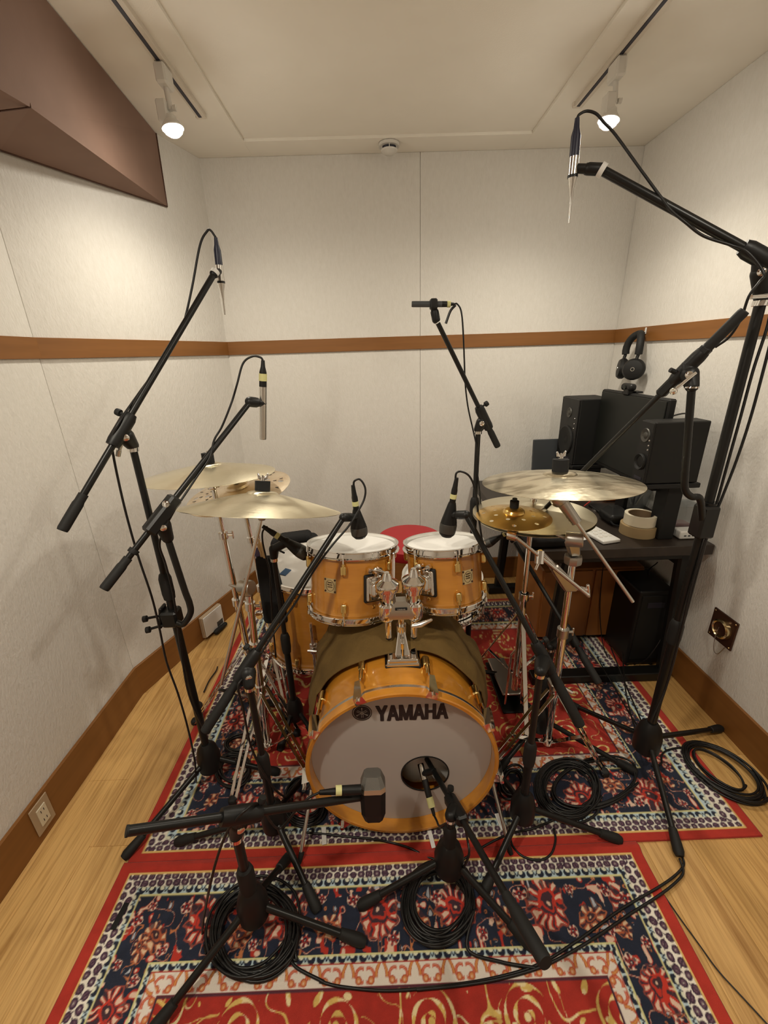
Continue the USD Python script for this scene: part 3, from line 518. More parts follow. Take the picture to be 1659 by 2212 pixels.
# floor tom and snare
FTc = A(-.302, 1.640, .640); flt, LfF, FrF = drum('floor_tom', 'deep maple floor tom standing behind the left cymbal stands', 'floor tom', FTc, A(.06, -.02, 1), .203, .40, 8, math.radians(-104))
for a in (-84, 174, 46):
    a = math.radians(a); q = LfF(a, .203+.030, -.30); ft = A(q[0], q[1], .012)
    k = flt.part('leg', [rod(A(q[0], q[1], .50), A(q[0], q[1], .035), .0065)], 'chrome'); flt.part('rubber_foot', lathe([(0, 0), (.014, 0), (.015, .01), (.009, .04), (0, .042)], 14, (q[0], q[1], .007)), 'black_rubber', parent=k)
    flt.part('leg_bracket', [rbox(LfF(a, .203+.018, -.26), (.034, .034, .06), .010, rotz(a)), rod(LfF(a-.1, .203+.04, -.26), LfF(a+.12, .203+.05, -.26), .006), lathe([(0, 0), (.018, .003), (.018, .010), (0, .013)], 12, LfF(a+.12, .203+.05, -.26), (-.4, -1, 0))], 'chrome')
solo('tape_patch', hull(np.vstack([LfF(math.radians(q), r, .0012) for q, r in ((208, .10), (222, .14), (196, .12), (212, .155))]+[LfF(math.radians(q), r, .004) for q, r in ((208, .10), (222, .14), (196, .12), (212, .155))])), 'blue_tape', 'blue tape patch stuck on the white floor tom head', 'tape')
SNc = A(.262, 1.62, .575); snr, LfS, _ = drum('snare_drum', 'chrome snare drum partly hidden behind the smaller rack tom', 'snare drum', SNc, A(0, -.03, 1), .165, .14, 8, .2, shell='chrome')
sst = Thing('snare_stand', 'low chrome snare stand hidden behind the bass drum', 'snare stand', (.262, 1.62, 0))
sst.part('pole', rod((.262, 1.62, .06), (.262, 1.62, .44), .012), 'chrome')
for q in range(3):
    a = math.radians(90+q*120); e = A(.262+.19*math.cos(a), 1.62+.19*math.sin(a), .44); sst.part('arm', [rod((.262, 1.62, .40), e-A(0, 0, .0), .006), rod(e, e+A(0, 0, .045), .006)], 'chrome')
    k = sst.part('leg', rod((.262, 1.62, .24), A(.262+.25*math.cos(a+1), 1.62+.25*math.sin(a+1), .014), .006), 'chrome')
# throne
tc = at(885, 1158, y=2.02); tr = size_at(tc, 74)
thr = Thing('drum_throne', 'round red drum throne behind the two rack toms', 'stool', (tc[0], tc[1], 0)); tz_ = tc[2]-.02
thr.part('seat', lathe([(0, -.055), (tr-.01, -.055), (tr, -.04), (tr, .0), (tr-.015, .016), (tr-.05, .020), (0, .020)], 48, (tc[0], tc[1], tz_)), 'red_vinyl')
thr.part('post', rod((tc[0], tc[1], .06), (tc[0], tc[1], tz_-.05), .014), 'chrome')
for q in range(3):
    a = math.radians(30+q*120); e = A(tc[0]+.25*math.cos(a), tc[1]+.25*math.sin(a), .016)
    k = thr.part('leg', bar((tc[0], tc[1], .30), e, .022, .006, (-math.sin(a), math.cos(a), 0)), 'chrome'); thr.part('rubber_foot', sph(e, .014, 1), 'black_rubber', parent=k)

# ================================================================ cymbals
def cymbal_solid(R, bell, rise, bh, wavy=0.):
    """Profile of a cymbal hanging from its hole, edge at z = 0."""
    rs = np.concatenate([np.linspace(.006, bell, 10), np.linspace(bell, R, 22)[1:]]); z = np.where(rs < bell, rise+bh*np.sqrt(np.clip(1-(rs/(bell*1.02))**2, 0, 1)), rise*(1-np.clip((rs-bell)/(R-bell), 0, 1)**(1.18 if rise > .033 else 1.5)))
    z[:10] += 0; top = np.stack([rs, z+.0006], 1); bot = np.stack([rs[::-1], z[::-1]-.0006], 1); return np.vstack([top, bot, top[:1]])
def cymbal(name, label, c, ax, R, look, bell=.055, rise=.022, bh=.020, holes=(), spin=0., marks=None, group=None):
    """c: centre of the edge circle."""
    t = Thing(name, label, 'cymbal', c, group=group); Fm = frame(ax) @ rotz(spin); m = lathe(cymbal_solid(R, bell, rise, bh), 96)
    if holes:
        s = m3.Manifold(m3.Mesh(m[0].astype(np.float32), m[1][:, ::-1].astype(np.uint32)))
        if s.volume() <= 0: s = m3.Manifold(m3.Mesh(m[0].astype(np.float32), m[1].astype(np.uint32)))
        for r, a, q in holes: s = s - m3.Manifold.cylinder(.2, q, q, 24).translate((r*math.cos(a), r*math.sin(a), -.1))
        m = arr(s)
    t.part('disc', xf(m, c, Fm), look, smooth=30)
    z = nrm(ax); h = rise+bh
    up = lambda q: np.asarray(c, float)+z*(h+q)
    return t, up, z, Fm
def felt_and_nut(name, label, up, z, tall=.022, rr=.014, wing=True, nut='chrome'):
    t = Thing(name, label, 'cymbal nut', up(-.004))
    t.part('felt', lathe([(0, -.003), (rr, -.003), (rr, tall), (0, tall)], 20, up(0), z), 'cloth_black')
    t.part('sleeve', lathe([(0, tall), (.007, tall), (.007, tall+.008), (0, tall+.008)], 14, up(0), z), nut)
    if wing:
        x = frame(z)[:, 0]
        x = nrm(A(1, .3, 0)-z*(A(1, .3, 0) @ z))
        t.part('wing_nut', [hull(np.vstack([sph(up(tall+.008)+x*s*.006, .004, 1)[0], sph(up(tall+.022)+x*s*.015, .003, 1)[0], sph(up(tall+.010)+x*s*.013, .003, 1)[0]])) for s in (-1, 1)], nut)
        t.part('rod_end', rod(up(tall), up(tall+.018), .0035, n=8), nut)
    return t
c1 = at(455, 1026, y=1.483); cy1, up, z = cymbal('crash_cymbal', 'upper left crash cymbal, highest of the three on the left', c1, A(-.01, .075, 1), size_at(c1, 136), 'bronze', bell=.046, rise=.036, bh=.010)[:3]
felt_and_nut('cymbal_nut', 'black felt nut on top of the upper left crash cymbal', up, z, .034, .021, wing=False); UP1 = up
c2 = at(566, 1102, y=1.27); cy2, up, z = cymbal('crash_cymbal', 'large pale crash cymbal, lowest and nearest of the three on the left', c2, A(.085, .285, 1), size_at(c2, 169), 'bronze', bell=.050, rise=.052, bh=.012)[:3]
felt_and_nut('cymbal_nut', 'black felt and wing nut on the nearest left crash cymbal', up, z, .030, .024); UP2, Z2 = up, z
hl = [(.115, k*math.pi/4+.3, .011) for k in range(8)]+[(.165, k*math.pi/4+.1, .011) for k in range(8)]
c3 = at(517, 1062, y=1.62); R3 = size_at(c3, 111); cy3, up, z, F3_ = cymbal('effect_cymbal', 'bright pinkish cymbal with round holes behind the other two on the left', c3, A(-.14, -.12, 1), R3, 'bronze_bright', bell=.05, rise=.024, bh=.018, holes=[(r*R3/.2, a, q) for r, a, q in hl]); UP3 = up
felt_and_nut('cymbal_nut', 'small black cymbal nut on the holed left cymbal', up, z, .014, .012, wing=False)
mk = []
for a in np.arange(0, 6.2, .52):
    for r in (.52, .60, .70, .82):
        q = F3_ @ A(R3*r*math.cos(a+r), R3*r*math.sin(a+r), 0); zz = .024*(1-((R3*r-.05)/(R3-.05))**1.5)
        mk.append(cbox(c3+q+z*(zz+.0012), (.020 if r > .6 else .012, .005, .0005), .0002, F3_ @ rotz(a+r)))
cy3.part('printed_marks', mk, 'black_print', smooth=False, label='dark printed marks')
c4 = at(1208, 1043, y=1.223); R4 = size_at(c4, 162); cy4, up, z = cymbal('crash_cymbal', 'large blotchy crash cymbal on the right boom stand', c4, A(-.01, .095, 1), R4, 'bronze_dark', bell=.050, rise=.026, bh=.011)[:3]; UP4, Z4 = up, z
felt_and_nut('cymbal_nut', 'black felt and wing nut on the right crash cymbal', up, z, .036, .024)
c5 = at(1150, 1108, y=1.42); R5 = size_at(c5, 126)
hh = Thing('hi_hat_cymbals', 'pair of pale hi-hat cymbals under the right crash cymbal', 'cymbal', c5)
hh.part('top_cymbal', xf(lathe(cymbal_solid(R5, .05, .018, .018), 96), c5, frame(A(0, .03, 1))), 'bronze'); hh.part('bottom_cymbal', xf(lathe([(r, -q) for r, q in cymbal_solid(R5, .05, .018, .018)][::-1], 96), c5-A(0, 0, .010), frame(A(0, .03, 1))), 'bronze')
k = hh.part('clutch', [rod(c5+A(0, 0, .03), c5+A(0, 0, .075), .008), rod(c5+A(0, 0, .045), c5+A(0, 0, .056), .013)], 'chrome'); hh.part('clutch_screw', [rod(c5+A(0, -.004, .066), c5+A(.024, -.014, .066), .004)], 'chrome', parent=k)
c6 = at(1109, 1116, y=1.16); R6 = size_at(c6, 79)
cy6, up, z, _ = cymbal('splash_cymbal', 'small golden splash cymbal with round holes in front of the hi-hats', c6, A(0, .01, 1), R6, 'bronze_gold', bell=.032, rise=.014, bh=.016, holes=[(R6*.52, k*math.pi/4+.2, .0062) for k in range(8)]+[(R6*.80, k*math.pi/4+.5, .0062) for k in range(8)]); UP6 = up
felt_and_nut('cymbal_nut', 'lobed black knob on the golden splash cymbal', up, z, .020, .013, wing=False, nut='black_plastic')

# ================================================================ cymbal stands
def double_leg(t, top, mid, foot, low, side, look='chrome'):
    """Doubled flat bars from the collar to the foot with a brace from the foot of the pole."""
    sd = nrm(side); k = t.part('leg', [bar(top+sd*s*.015, (top+sd*s*.015)*.62+(mid+sd*s*.019)*.38, .013, .0045, sd) for s in (-1, 1)]+[bar((top+sd*s*.015)*.62+(mid+sd*s*.019)*.38, mid+sd*s*.012, .013, .0045, sd) for s in (-1, 1)]+[bar(mid+sd*s*.012, foot+sd*s*.010, .013, .0045, sd) for s in (-1, 1)], look)
    t.part('brace', [bar(low, mid, .020, .004, sd)], look); t.part('rubber_foot', rbox(foot, (.03, .03, .028), .010), 'black_rubber', parent=k)
def tripod(t, b, pole_dir, z_top, z_low, reach, angs, look='chrome', feet=()):
    p = lambda z_: b+pole_dir*((z_-b[2])/pole_dir[2]); top, low = p(z_top), p(z_low)
    t.part('leg_collar', lathe([(.010, -.018), (.021, -.018), (.021, .018), (.010, .018), (.010, -.018)], 20, top, pole_dir), look); t.part('leg_collar', lathe([(.008, -.014), (.019, -.014), (.019, .014), (.008, .014), (.008, -.014)], 20, low, pole_dir), look)
    for a, r in [(math.atan2(q[1]-b[1], q[0]-b[0]), math.hypot(q[0]-b[0], q[1]-b[1])) for q in feet]+[(a, reach) for a in angs]:
        o = A(math.cos(a), math.sin(a), 0); foot = A(b[0], b[1], 0)+o*r+A(0, 0, .018); tp = top+o*.016; md = tp+(foot-tp)*.55
        double_leg(t, tp, md, foot, low+o*.016, A(-o[1], o[0], 0), look)
def clamp(t, name, p, axis, look='chrome', r=.020, h=.030):
    k = t.part(name, [lathe([(.008, -h/2), (r, -h/2), (r, h/2), (.008, h/2), (.008, -h/2)], 20, p, axis)], look)
    x = frame(axis)[:, 0]; t.part('wing_screw', [rod(p+x*.012, p+x*.036, .005, n=8), hull(np.vstack([sph(p+x*.036+nrm(axis)*.013, .004, 1)[0], sph(p+x*.036-nrm(axis)*.013, .004, 1)[0]]))], look, parent=k); return k
def tilter(t, top, ax, p, look='chrome'):
    """Joint under a cymbal: rod through the bell down to p."""
    b = top - nrm(ax)*.075
    t.part('tilter', [rod(top+nrm(ax)*.02, b, .0042, n=10), lathe([(0, 0), (.011, .0), (.016, .022), (.016, .026), (0, .026)], 20, top-nrm(ax)*.062, ax), rbox(b, (.026, .026, .034), .008), rod(b-A(.022, 0, 0), b+A(.022, 0, 0), .009), rod(b, p, .010)], look); return b
# left boom stand
F1 = at(577, 1610, z=.045); T1 = at(535, 1262, y=1.30); pd = nrm(T1-F1); L1 = lambda q: F1+(T1-F1)*q
s1 = Thing('cymbal_stand', 'chrome boom cymbal stand carrying the nearest left crash cymbal', 'cymbal stand', (F1[0], F1[1], 0))
s1.part('lower_tube', rod(L1(-.02), L1(.62), .0150, n=20), 'chrome'); s1.part('middle_tube', rod(L1(.60), L1(.98), .0125, n=20), 'chrome')
clamp(s1, 'tube_clamp', L1(.64), pd, 'chrome', .021, .040); clamp(s1, 'tube_clamp', L1(.88), pd, 'chrome', .018, .028)
tripod(s1, F1, pd, .315, .05, .30, [math.radians(118)], feet=[at(668, 1668, z=.02), at(503, 1728, z=.02)])
bj = T1+A(0, -.02, .0); s1.part('boom_joint', [lathe([(0, -.024), (.024, -.024), (.026, -.02), (.026, .02), (.024, .024), (0, .024)], 28, bj, (1, -.35, .1)), rbox(T1-pd*.02, (.03, .034, .05), .010), rod(bj-A(.024, 0, 0), bj-A(.062, -.01, -.006), .007, .003)], 'satin_metal')
tb = UP2(0)-Z2*.085; be = at(478, 1478, y=1.165); s1.part('boom_rod', rod(tb, be, .0062, n=14), 'brushed_silver'); tilter(s1, UP2(-.005), Z2, tb, 'satin_metal')
# stand of the upper crash
F2 = A(*(at(520, 1300, y=1.50)[:2]), .045); T2 = UP1(0)-A(0, 0, .07); pd = nrm(T2-F2)
s2 = Thing('cymbal_stand', 'straight chrome cymbal stand under the upper left crash cymbal', 'cymbal stand', (F2[0], F2[1], 0)); q2 = lambda q: F2+(T2-F2)*q
s2.part('lower_tube', rod(q2(0), q2(.5), .0140, n=18), 'chrome'); s2.part('middle_tube', rod(q2(.48), q2(.80), .0115, n=18), 'chrome'); s2.part('upper_tube', rod(q2(.78), q2(1), .0085, n=18), 'chrome')
clamp(s2, 'tube_clamp', q2(.5), pd); clamp(s2, 'tube_clamp', q2(.79), pd, 'chrome', .018, .026); tripod(s2, F2, pd, .33, .05, .27, [math.radians(q) for q in (200, 80, 320)]); tilter(s2, UP1(-.01), A(-.01, .03, 1), T2)
# stand of the holed cymbal
T3 = UP3(0)-A(-.01, -.01, .07); F3p = A(T3[0]+.06, T3[1]-.02, .045); pd = nrm(T3-F3p); q3 = lambda q: F3p+(T3-F3p)*q
s3 = Thing('cymbal_stand', 'slim chrome cymbal stand under the holed left cymbal', 'cymbal stand', (F3p[0], F3p[1], 0))
s3.part('lower_tube', rod(q3(0), q3(.55), .0135, n=18), 'chrome'); s3.part('upper_tube', rod(q3(.53), q3(1), .0095, n=18), 'chrome'); clamp(s3, 'tube_clamp', q3(.55), pd); clamp(s3, 'tube_clamp', q3(.80), pd, 'chrome', .016, .024)
tripod(s3, F3p, pd, .33, .05, .22, [math.radians(q) for q in (170, 60, 290)]); tilter(s3, UP3(-.01), A(-.14, -.12, 1), T3)
# right boom stand
F4 = at(1183, 1600, z=.045); T4 = A(F4[0]-.004, F4[1]+.0, .872); pd = nrm(T4-F4); q4 = lambda q: F4+(T4-F4)*q
s4 = Thing('cymbal_stand', 'chrome boom cymbal stand carrying the right crash and splash cymbals', 'cymbal stand', (F4[0], F4[1], 0))
s4.part('lower_tube', rod(q4(-.02), q4(.62), .0150, n=20), 'chrome'); s4.part('middle_tube', rod(q4(.60), q4(.97), .0115, n=20), 'chrome'); clamp(s4, 'tube_clamp', q4(.625), pd, 'satin_metal', .020, .034)
ck = s4.part('square_clamp', [cbox(q4(.345), (.050, .050, .032), .006)], 'satin_metal'); s4.part('clamp_bolt', rod(q4(.345)+A(.02, -.02, 0), q4(.345)+A(.05, -.03, -.015), .007), 'chrome', parent=ck)
tripod(s4, F4, pd, .30, .05, .30, [math.radians(q) for q in (88, 200)], feet=[at(1306, 1668, z=.02)])
bj = at(1241, 1165, y=F4[1]-.02); s4.part('boom_joint', [lathe([(0, -.026), (.023, -.026), (.025, -.022), (.025, .022), (.023, .026), (0, .026)], 28, bj, (1, -.5, .1)), hull(np.vstack([cbox(T4, (.030, .030, .01))[0], cbox(bj-A(0, -.01, .02), (.038, .034, .01))[0]])), rod(bj-A(.02, -.01, 0), bj-A(.055, -.01, -.012), .008, .003)], 'satin_metal')
s4.part('hex_collar', lathe([(.010, -.014), (.027, -.014), (.029, -.008), (.029, .008), (.027, .014), (.010, .014), (.010, -.014)], 8, T4-A(0, 0, .022)), 'satin_metal')
tb = UP4(0)-Z4*.080; be = at(1367, 1300, y=1.13); s4.part('boom_rod', rod(tb, be, .0058, n=14), 'brushed_silver'); jb = tilter(s4, UP4(-.005), Z4, tb, 'satin_metal'); s4.part('tilter_elbow', [sph(jb-A(0, .006, .006), .027, 2, (1, .8, 1)), rod(jb, jb+(be-jb)*.24, .019, .016)], 'satin_metal')
# clamp with the splash arm
mc = Thing('splash_clamp', 'chrome clamp arm reaching left from the right boom stand to the splash cymbal', 'clamp', q4(.86))
m0 = q4(.85); a0, a1 = at(1107, 1155, y=1.16), at(1270, 1285, y=1.09); am = at(1168, 1205, y=1.135)
mc.part('clamp_body', [hull(np.vstack([cbox(m0+A(.0, -.0, 0), (.046, .040, .026), .006)[0], cbox(m0*.45+(am+A(.01, .03, .012))*.55, (.026, .026, .022), .005)[0]]))], 'satin_metal'); mc.part('clamp_bolt', [rod(m0, m0+A(.052, -.02, -.004), .008), hull(np.vstack([sph(m0+A(.052, -.02, .012), .006, 1)[0], sph(m0+A(.060, -.02, -.028), .006, 1)[0]]))], 'chrome')
mc.part('clamp_neck', [rod(m0*.5+(am+A(.01, .03, .012))*.5, am+A(.0, .012, .012), .011)], 'chrome'); mc.part('arm_rod', rod(a0, a1, .0058, n=12), 'brushed_silver'); mc.part('rod_end', sph(a1, .0068, 2), 'brushed_silver'); mc.part('arm_clamp', [rod(am-A(.004, .004, .018), am+A(0, .012, .018), .014), rod(am, am+A(-.02, -.02, -.03), .004)], 'chrome')
mc.part('tilter', [rod(UP6(.02), UP6(-.052), .0036, n=10), lathe([(0, -.014), (.017, -.014), (.018, -.01), (.018, .01), (.017, .014), (0, .014)], 24, a0, (1, -.6, 0)), lathe([(.004, 0), (.010, 0), (.012, .010), (.004, .012), (.004, 0)], 16, UP6(-.036), (0, 0, 1)), rod(a0, UP6(-.05), .008)], 'chrome')
# hi-hat stand
Fh = A(c5[0], c5[1]+.0, .03); hs = Thing('hi_hat_stand', 'chrome hi-hat stand with pedal to the right of the bass drum', 'hi-hat stand', (c5[0], c5[1], 0)); zt5 = c5[2]
hs.part('pull_rod', rod((c5[0], c5[1], zt5-.05), (c5[0], c5[1], zt5+.11), .0034, n=8), 'chrome'); hs.part('upper_tube', rod((c5[0], c5[1], .58), (c5[0], c5[1], zt5-.055), .0095, n=18), 'chrome'); hs.part('lower_tube', rod((c5[0], c5[1], .12), (c5[0], c5[1], .60), .0135, n=18), 'chrome')
hs.part('cup', lathe([(0, 0), (.012, 0), (.024, .014), (.024, .018), (0, .018)], 20, (c5[0], c5[1], zt5-.056)), 'chrome'); clamp(hs, 'tube_clamp', A(c5[0], c5[1], .585), (0, 0, 1))
for a in (20, 150, 265):
    a = math.radians(a); o = A(math.cos(a), math.sin(a), 0); tp = A(c5[0], c5[1], .50)+o*.016; ft = A(c5[0], c5[1], .02)+o*.26; k = hs.part('leg', [bar(tp, ft, .018, .005, (-o[1], o[0], 0))], 'chrome'); hs.part('rubber_foot', sph(ft, .015, 1), 'black_rubber', parent=k)
    hs.part('brace', bar(A(c5[0], c5[1], .20)+o*.014, tp+(ft-tp)*.45, .014, .004, (-o[1], o[0], 0)), 'chrome')
hs.part('pedal_frame', [rod((c5[0]-.028, c5[1], .30), (c5[0]-.034, c5[1], .035), .005), rod((c5[0]+.028, c5[1], .30), (c5[0]+.034, c5[1], .035), .005), rod((c5[0]-.028, c5[1], .30), (c5[0], c5[1], .34), .005), rod((c5[0]+.028, c5[1], .30), (c5[0], c5[1], .34), .005)], 'chrome')
hs.part('pedal_board', cbox((c5[0], c5[1]+.15, .055), (.085, .27, .012), .004, rotx(-.10)), 'satin_metal'); hs.part('pedal_base', cbox((c5[0], c5[1]+.13, .012), (.10, .32, .010), .003), 'black_metal')
# bass drum pedal behind the drum
kp = Thing('kick_pedal', 'chrome kick pedal behind the bass drum', 'pedal', (KX, KY+.55, 0))
kp.part('base', cbox((KX, KY+.55, .014), (.10, .30, .010), .003), 'black_metal'); kp.part('foot_board', cbox((KX, KY+.57, .055), (.08, .27, .010), .003, rotx(.12)), 'satin_metal')
for s in (-1, 1): kp.part('post', rod((KX+s*.055, KY+.455, .02), (KX+s*.055, KY+.455, .22), .007), 'chrome')
kp.part('axle', rod((KX-.06, KY+.455, .21), (KX+.06, KY+.455, .21), .006), 'chrome'); kp.part('beater', [rod((KX, KY+.455, .21), (KX, KY+.475, .36), .004), rbox((KX, KY+.472, .37), (.05, .045, .06), .018)], 'cloth_black')
# stick bag on the floor tom with its sticks
bp = at(573, 1205, y=1.475); bq = at(585, 1330, y=1.475)
sb = Thing('stick_bag', 'black drumstick bag hanging left of the floor tom', 'bag', (bp[0], bp[1], bq[2])); sb.part('pouch', [hull(np.vstack([rbox((bp[0], bp[1], bp[2]-.01), (.075, .035, .03), .010)[0], rbox((bp[0]+.012, bp[1], bq[2]), (.105, .05, .06), .02)[0]]))], 'cloth_black')
sb.part('strap', tube(curve([(bp[0]+.02, bp[1], bp[2]), (bp[0]+.045, bp[1]+.02, bp[2]+.02), (bp[0]+.06, bp[1]+.06, bp[2]-.01)]), .004, 8), 'cloth_black')
for k, (dx, dy, u, v) in enumerate([(-.020, .004, 559, 1165), (-.008, -.006, 566, 1170), (.004, .003, 556, 1175)]):
    e = at(u, v, y=1.475+dy); o = A(bp[0]+dx+.01, bp[1]+dy, bp[2]-.06)
    solo('drumstick', tube([o, o+(e-o)*.85, e], [.0068, .0066, .0030], 10), 'stick_wood', ['drumstick in the stick bag, farthest left', 'drumstick in the stick bag, middle one', 'drumstick in the stick bag, nearest the mouth edge'][k], 'drumstick', 'drumsticks in the bag')
e = at(556, 1178, y=1.48); solo('card_sleeve', cbox(A(bp[0]-.028, bp[1]+.008, bp[2]+.005), (.022, .006, .07), .001, roty(-.25)), 'purple_card', 'purple card sleeve sticking out of the stick bag', 'card')
e = at(745, 1146, y=1.75); solo('drumstick', tube([at(752, 1172, y=1.75)-A(0, 0, .05), at(750, 1162, y=1.75), e], [.007, .006, .003], 10), 'stick_wood', 'drumstick tip showing above the far rim of the larger rack tom', 'drumstick')
# black bag behind the floor tom
g0 = at(645, 1166, y=1.98); bg = Thing('backpack', 'black bag lying behind the floor tom', 'bag', (g0[0], g0[1], g0[2]-.4))
bg.part('body', [hull(np.vstack([rbox(g0+A(-.02, 0, -.02), (.24, .12, .09), .035)[0], rbox(g0+A(.03, 0, -.34), (.30, .16, .12), .04)[0]]))], 'cloth_black'); bg.part('flap', rbox(g0+A(-.015, -.02, .020), (.17, .10, .05), .024, roty(-.10)), 'cloth_black')
gs = Thing('stool', 'low black stool holding the bag behind the floor tom', 'stool', (g0[0]+.03, g0[1], 0)); zs = g0[2]-.34-.062; gs.part('seat', lathe([(0, 0), (.15, 0), (.155, -.02), (.15, -.05), (0, -.05)], 32, (g0[0]+.03, g0[1], zs)), 'black_plastic')
for q in range(3): a = q*2.1+.4; gs.part('leg', rod((g0[0]+.03+.10*math.cos(a), g0[1]+.10*math.sin(a), zs-.04), (g0[0]+.03+.15*math.cos(a), g0[1]+.15*math.sin(a), .008), .010), 'black_metal')

# ================================================================ microphone stands
def boom_parts(t, tip, end, piv, grip=.13, r=.0085, grip_r=.0135, knob=True, look='black_metal', clip=True):
    """A boom from the grip at its end to the clip at its tip, held at piv."""
    d = nrm(tip-end); t.part('boom_arm', rod(end, tip, r, n=14), look)
    if grip: t.part('grip', lathe([(0, 0), (grip_r*.9, 0), (grip_r, .006), (grip_r, grip*.72), (r*1.35, grip*.80), (r*1.35, grip), (0, grip)], 20, end-d*.01, d), 'black_rubber')
    pj = end+d*float((piv-end) @ d); sleeve = t.part('boom_sleeve', lathe([(r, -.045), (r+.008, -.045), (r+.010, -.03), (r+.010, .035), (r+.006, .05), (r, .05), (r, -.045)], 18, pj, d), 'black_plastic')
    if knob: n = nrm(np.cross(d, CF)); n = n if n[2] > 0 else -n; t.part('sleeve_knob', [rod(pj+d*.042, pj+d*.042+n*.028, .004, n=8), lathe([(0, 0), (.009, .001), (.010, .006), (.009, .013), (0, .014)], 14, pj+d*.042+n*.024, n)], 'black_rubber', parent=sleeve)
    return pj, d
def swivel_parts(t, top, pj, look='black_plastic'):
    """The joint between the pole's top and the boom's sleeve."""
    side = nrm(np.cross(pj-top+A(0, 0, .001), A(0, 0, 1))+A(1e-4, 0, 0)); c = (top*.35+pj*.65)
    t.part('swivel', [hull(np.vstack([sph(top+A(0, 0, .005), .016)[0], sph(c, .022)[0]])), hull(np.vstack([sph(c, .020)[0], sph(pj, .018)[0]]))], look)
    f = nrm(A(0, 0, CAM_H)+0*c-c); t.part('swivel_bolt', lathe([(0, 0), (.009, 0), (.009, .006), (.005, .008), (0, .008)], 16, c+nrm(A(f[0], f[1], 0))*.018, (f[0], f[1], 0)), 'chrome')
def pole_stand(name, label, b, top_z, feet, hub_z=.10, hub_h=.085, hub_r=.036, split=None, r0=.0125, r1=.0095, pts=None, drop=False):
    """Tripod stand with a vertical pole on base b. feet: the points where the three feet rest."""
    t = Thing(name, label, 'microphone stand', (b[0], b[1], 0)); x, y = b[0], b[1]; sz = split or top_z*.55
    t.part('lower_tube', rod((x, y, hub_z-.03), (x, y, sz), r0, n=18), 'black_metal'); t.part('upper_tube', rod((x, y, sz-.02), (x, y, top_z), r1, n=16), 'black_metal')
    t.part('clutch', lathe([(r1, -.05), (r0+.004, -.05), (r0+.006, -.03), (r0+.006, .02), (r0+.002, .035), (r1, .04), (r1, -.05)], 18, (x, y, sz)), 'black_rubber')
    t.part('hub', lathe([(0, -.02), (hub_r*.7, -.02), (hub_r, -.005), (hub_r*1.02, hub_h*.45), (hub_r*.8, hub_h*.8), (r0+.004, hub_h), (0, hub_h)], 24, (x, y, hub_z-.03)), 'black_plastic')
    for ft in feet:
        ft = np.asarray(ft, float); o = nrm(A(ft[0]-x, ft[1]-y, 0)); st = A(x, y, hub_z)+o*hub_r*.75; ft = A(ft[0], ft[1], .016)
        k = t.part('leg', rod(st, ft, .0095, n=12), 'black_metal'); d = nrm(ft-st); t.part('rubber_foot', lathe([(.0095, -.062), (.0125, -.060), (.0155, -.02), (.016, .0), (.012, .012), (0, .014)], 16, ft, d), 'black_rubber', parent=k)
    t.part('top_collar', lathe([(0, 0), (r1+.005, 0), (r1+.005, .012), (0, .012)], 16, (x, y, top_z-.012)), 'chrome'); return t, A(x, y, top_z)
def clip_parts(t, tip, mic_p, look='black_plastic', r=.014):
    d = nrm(mic_p-tip) if np.linalg.norm(mic_p-tip) > 1e-4 else A(0, 0, 1)
    t.part('mic_clip', [hull(np.vstack([sph(tip, r, 1)[0], sph(tip+(mic_p-tip)*.45, r*1.0, 1)[0]])), hull(np.vstack([sph(tip+(mic_p-tip)*.45, r*.8, 1)[0], sph(mic_p, r*.75, 1)[0]]))], look)
def pencil(name, label, a, b, r, look, tip=0., tip_look=None, boot='blue_plastic', band=None, conn=.075):
    """Pencil microphone with its plug: a is the cable end, b the front."""
    d = nrm(b-a); L = float(np.linalg.norm(b-a)); t = Thing(name, label, 'microphone', (a+b)/2)
    body0, body1 = conn, L-tip
    t.part('body', lathe([(0, body0), (r, body0), (r, body1-.004), (r*.96, body1), (0, body1)], 20, a, d), look)
    if tip:
        t.part('taper', lathe([(r, body1), (r*.55, body1+tip*.25), (r*.30, body1+tip*.55), (r*.26, L), (0, L)], 20, a, d), tip_look or look); t.part('ring', lathe([(r, body1-.006), (r*1.06, body1-.006), (r*1.06, body1), (r, body1), (r, body1-.006)], 20, a, d), 'black_plastic')
    else: t.part('grille', lathe([(0, L-.001), (r*.9, L-.001), (r*.9, L+.001), (0, L+.001)], 18, a, d), 'grille')
    k = t.part('connector', lathe([(0, -.0), (r*.45, 0), (r*.6, conn*.25), (r*.95, conn*.45), (r*1.0, conn), (0, conn)], 18, a, d), boot)
    if band: t.part('cable_tag', lathe([(r*.9, conn*band), (r*1.06, conn*band), (r*1.08, conn*(band+.28)), (r*.9, conn*(band+.28)), (r*.9, conn*band)], 18, a, d), 'yellow_label', parent=k)
    return t
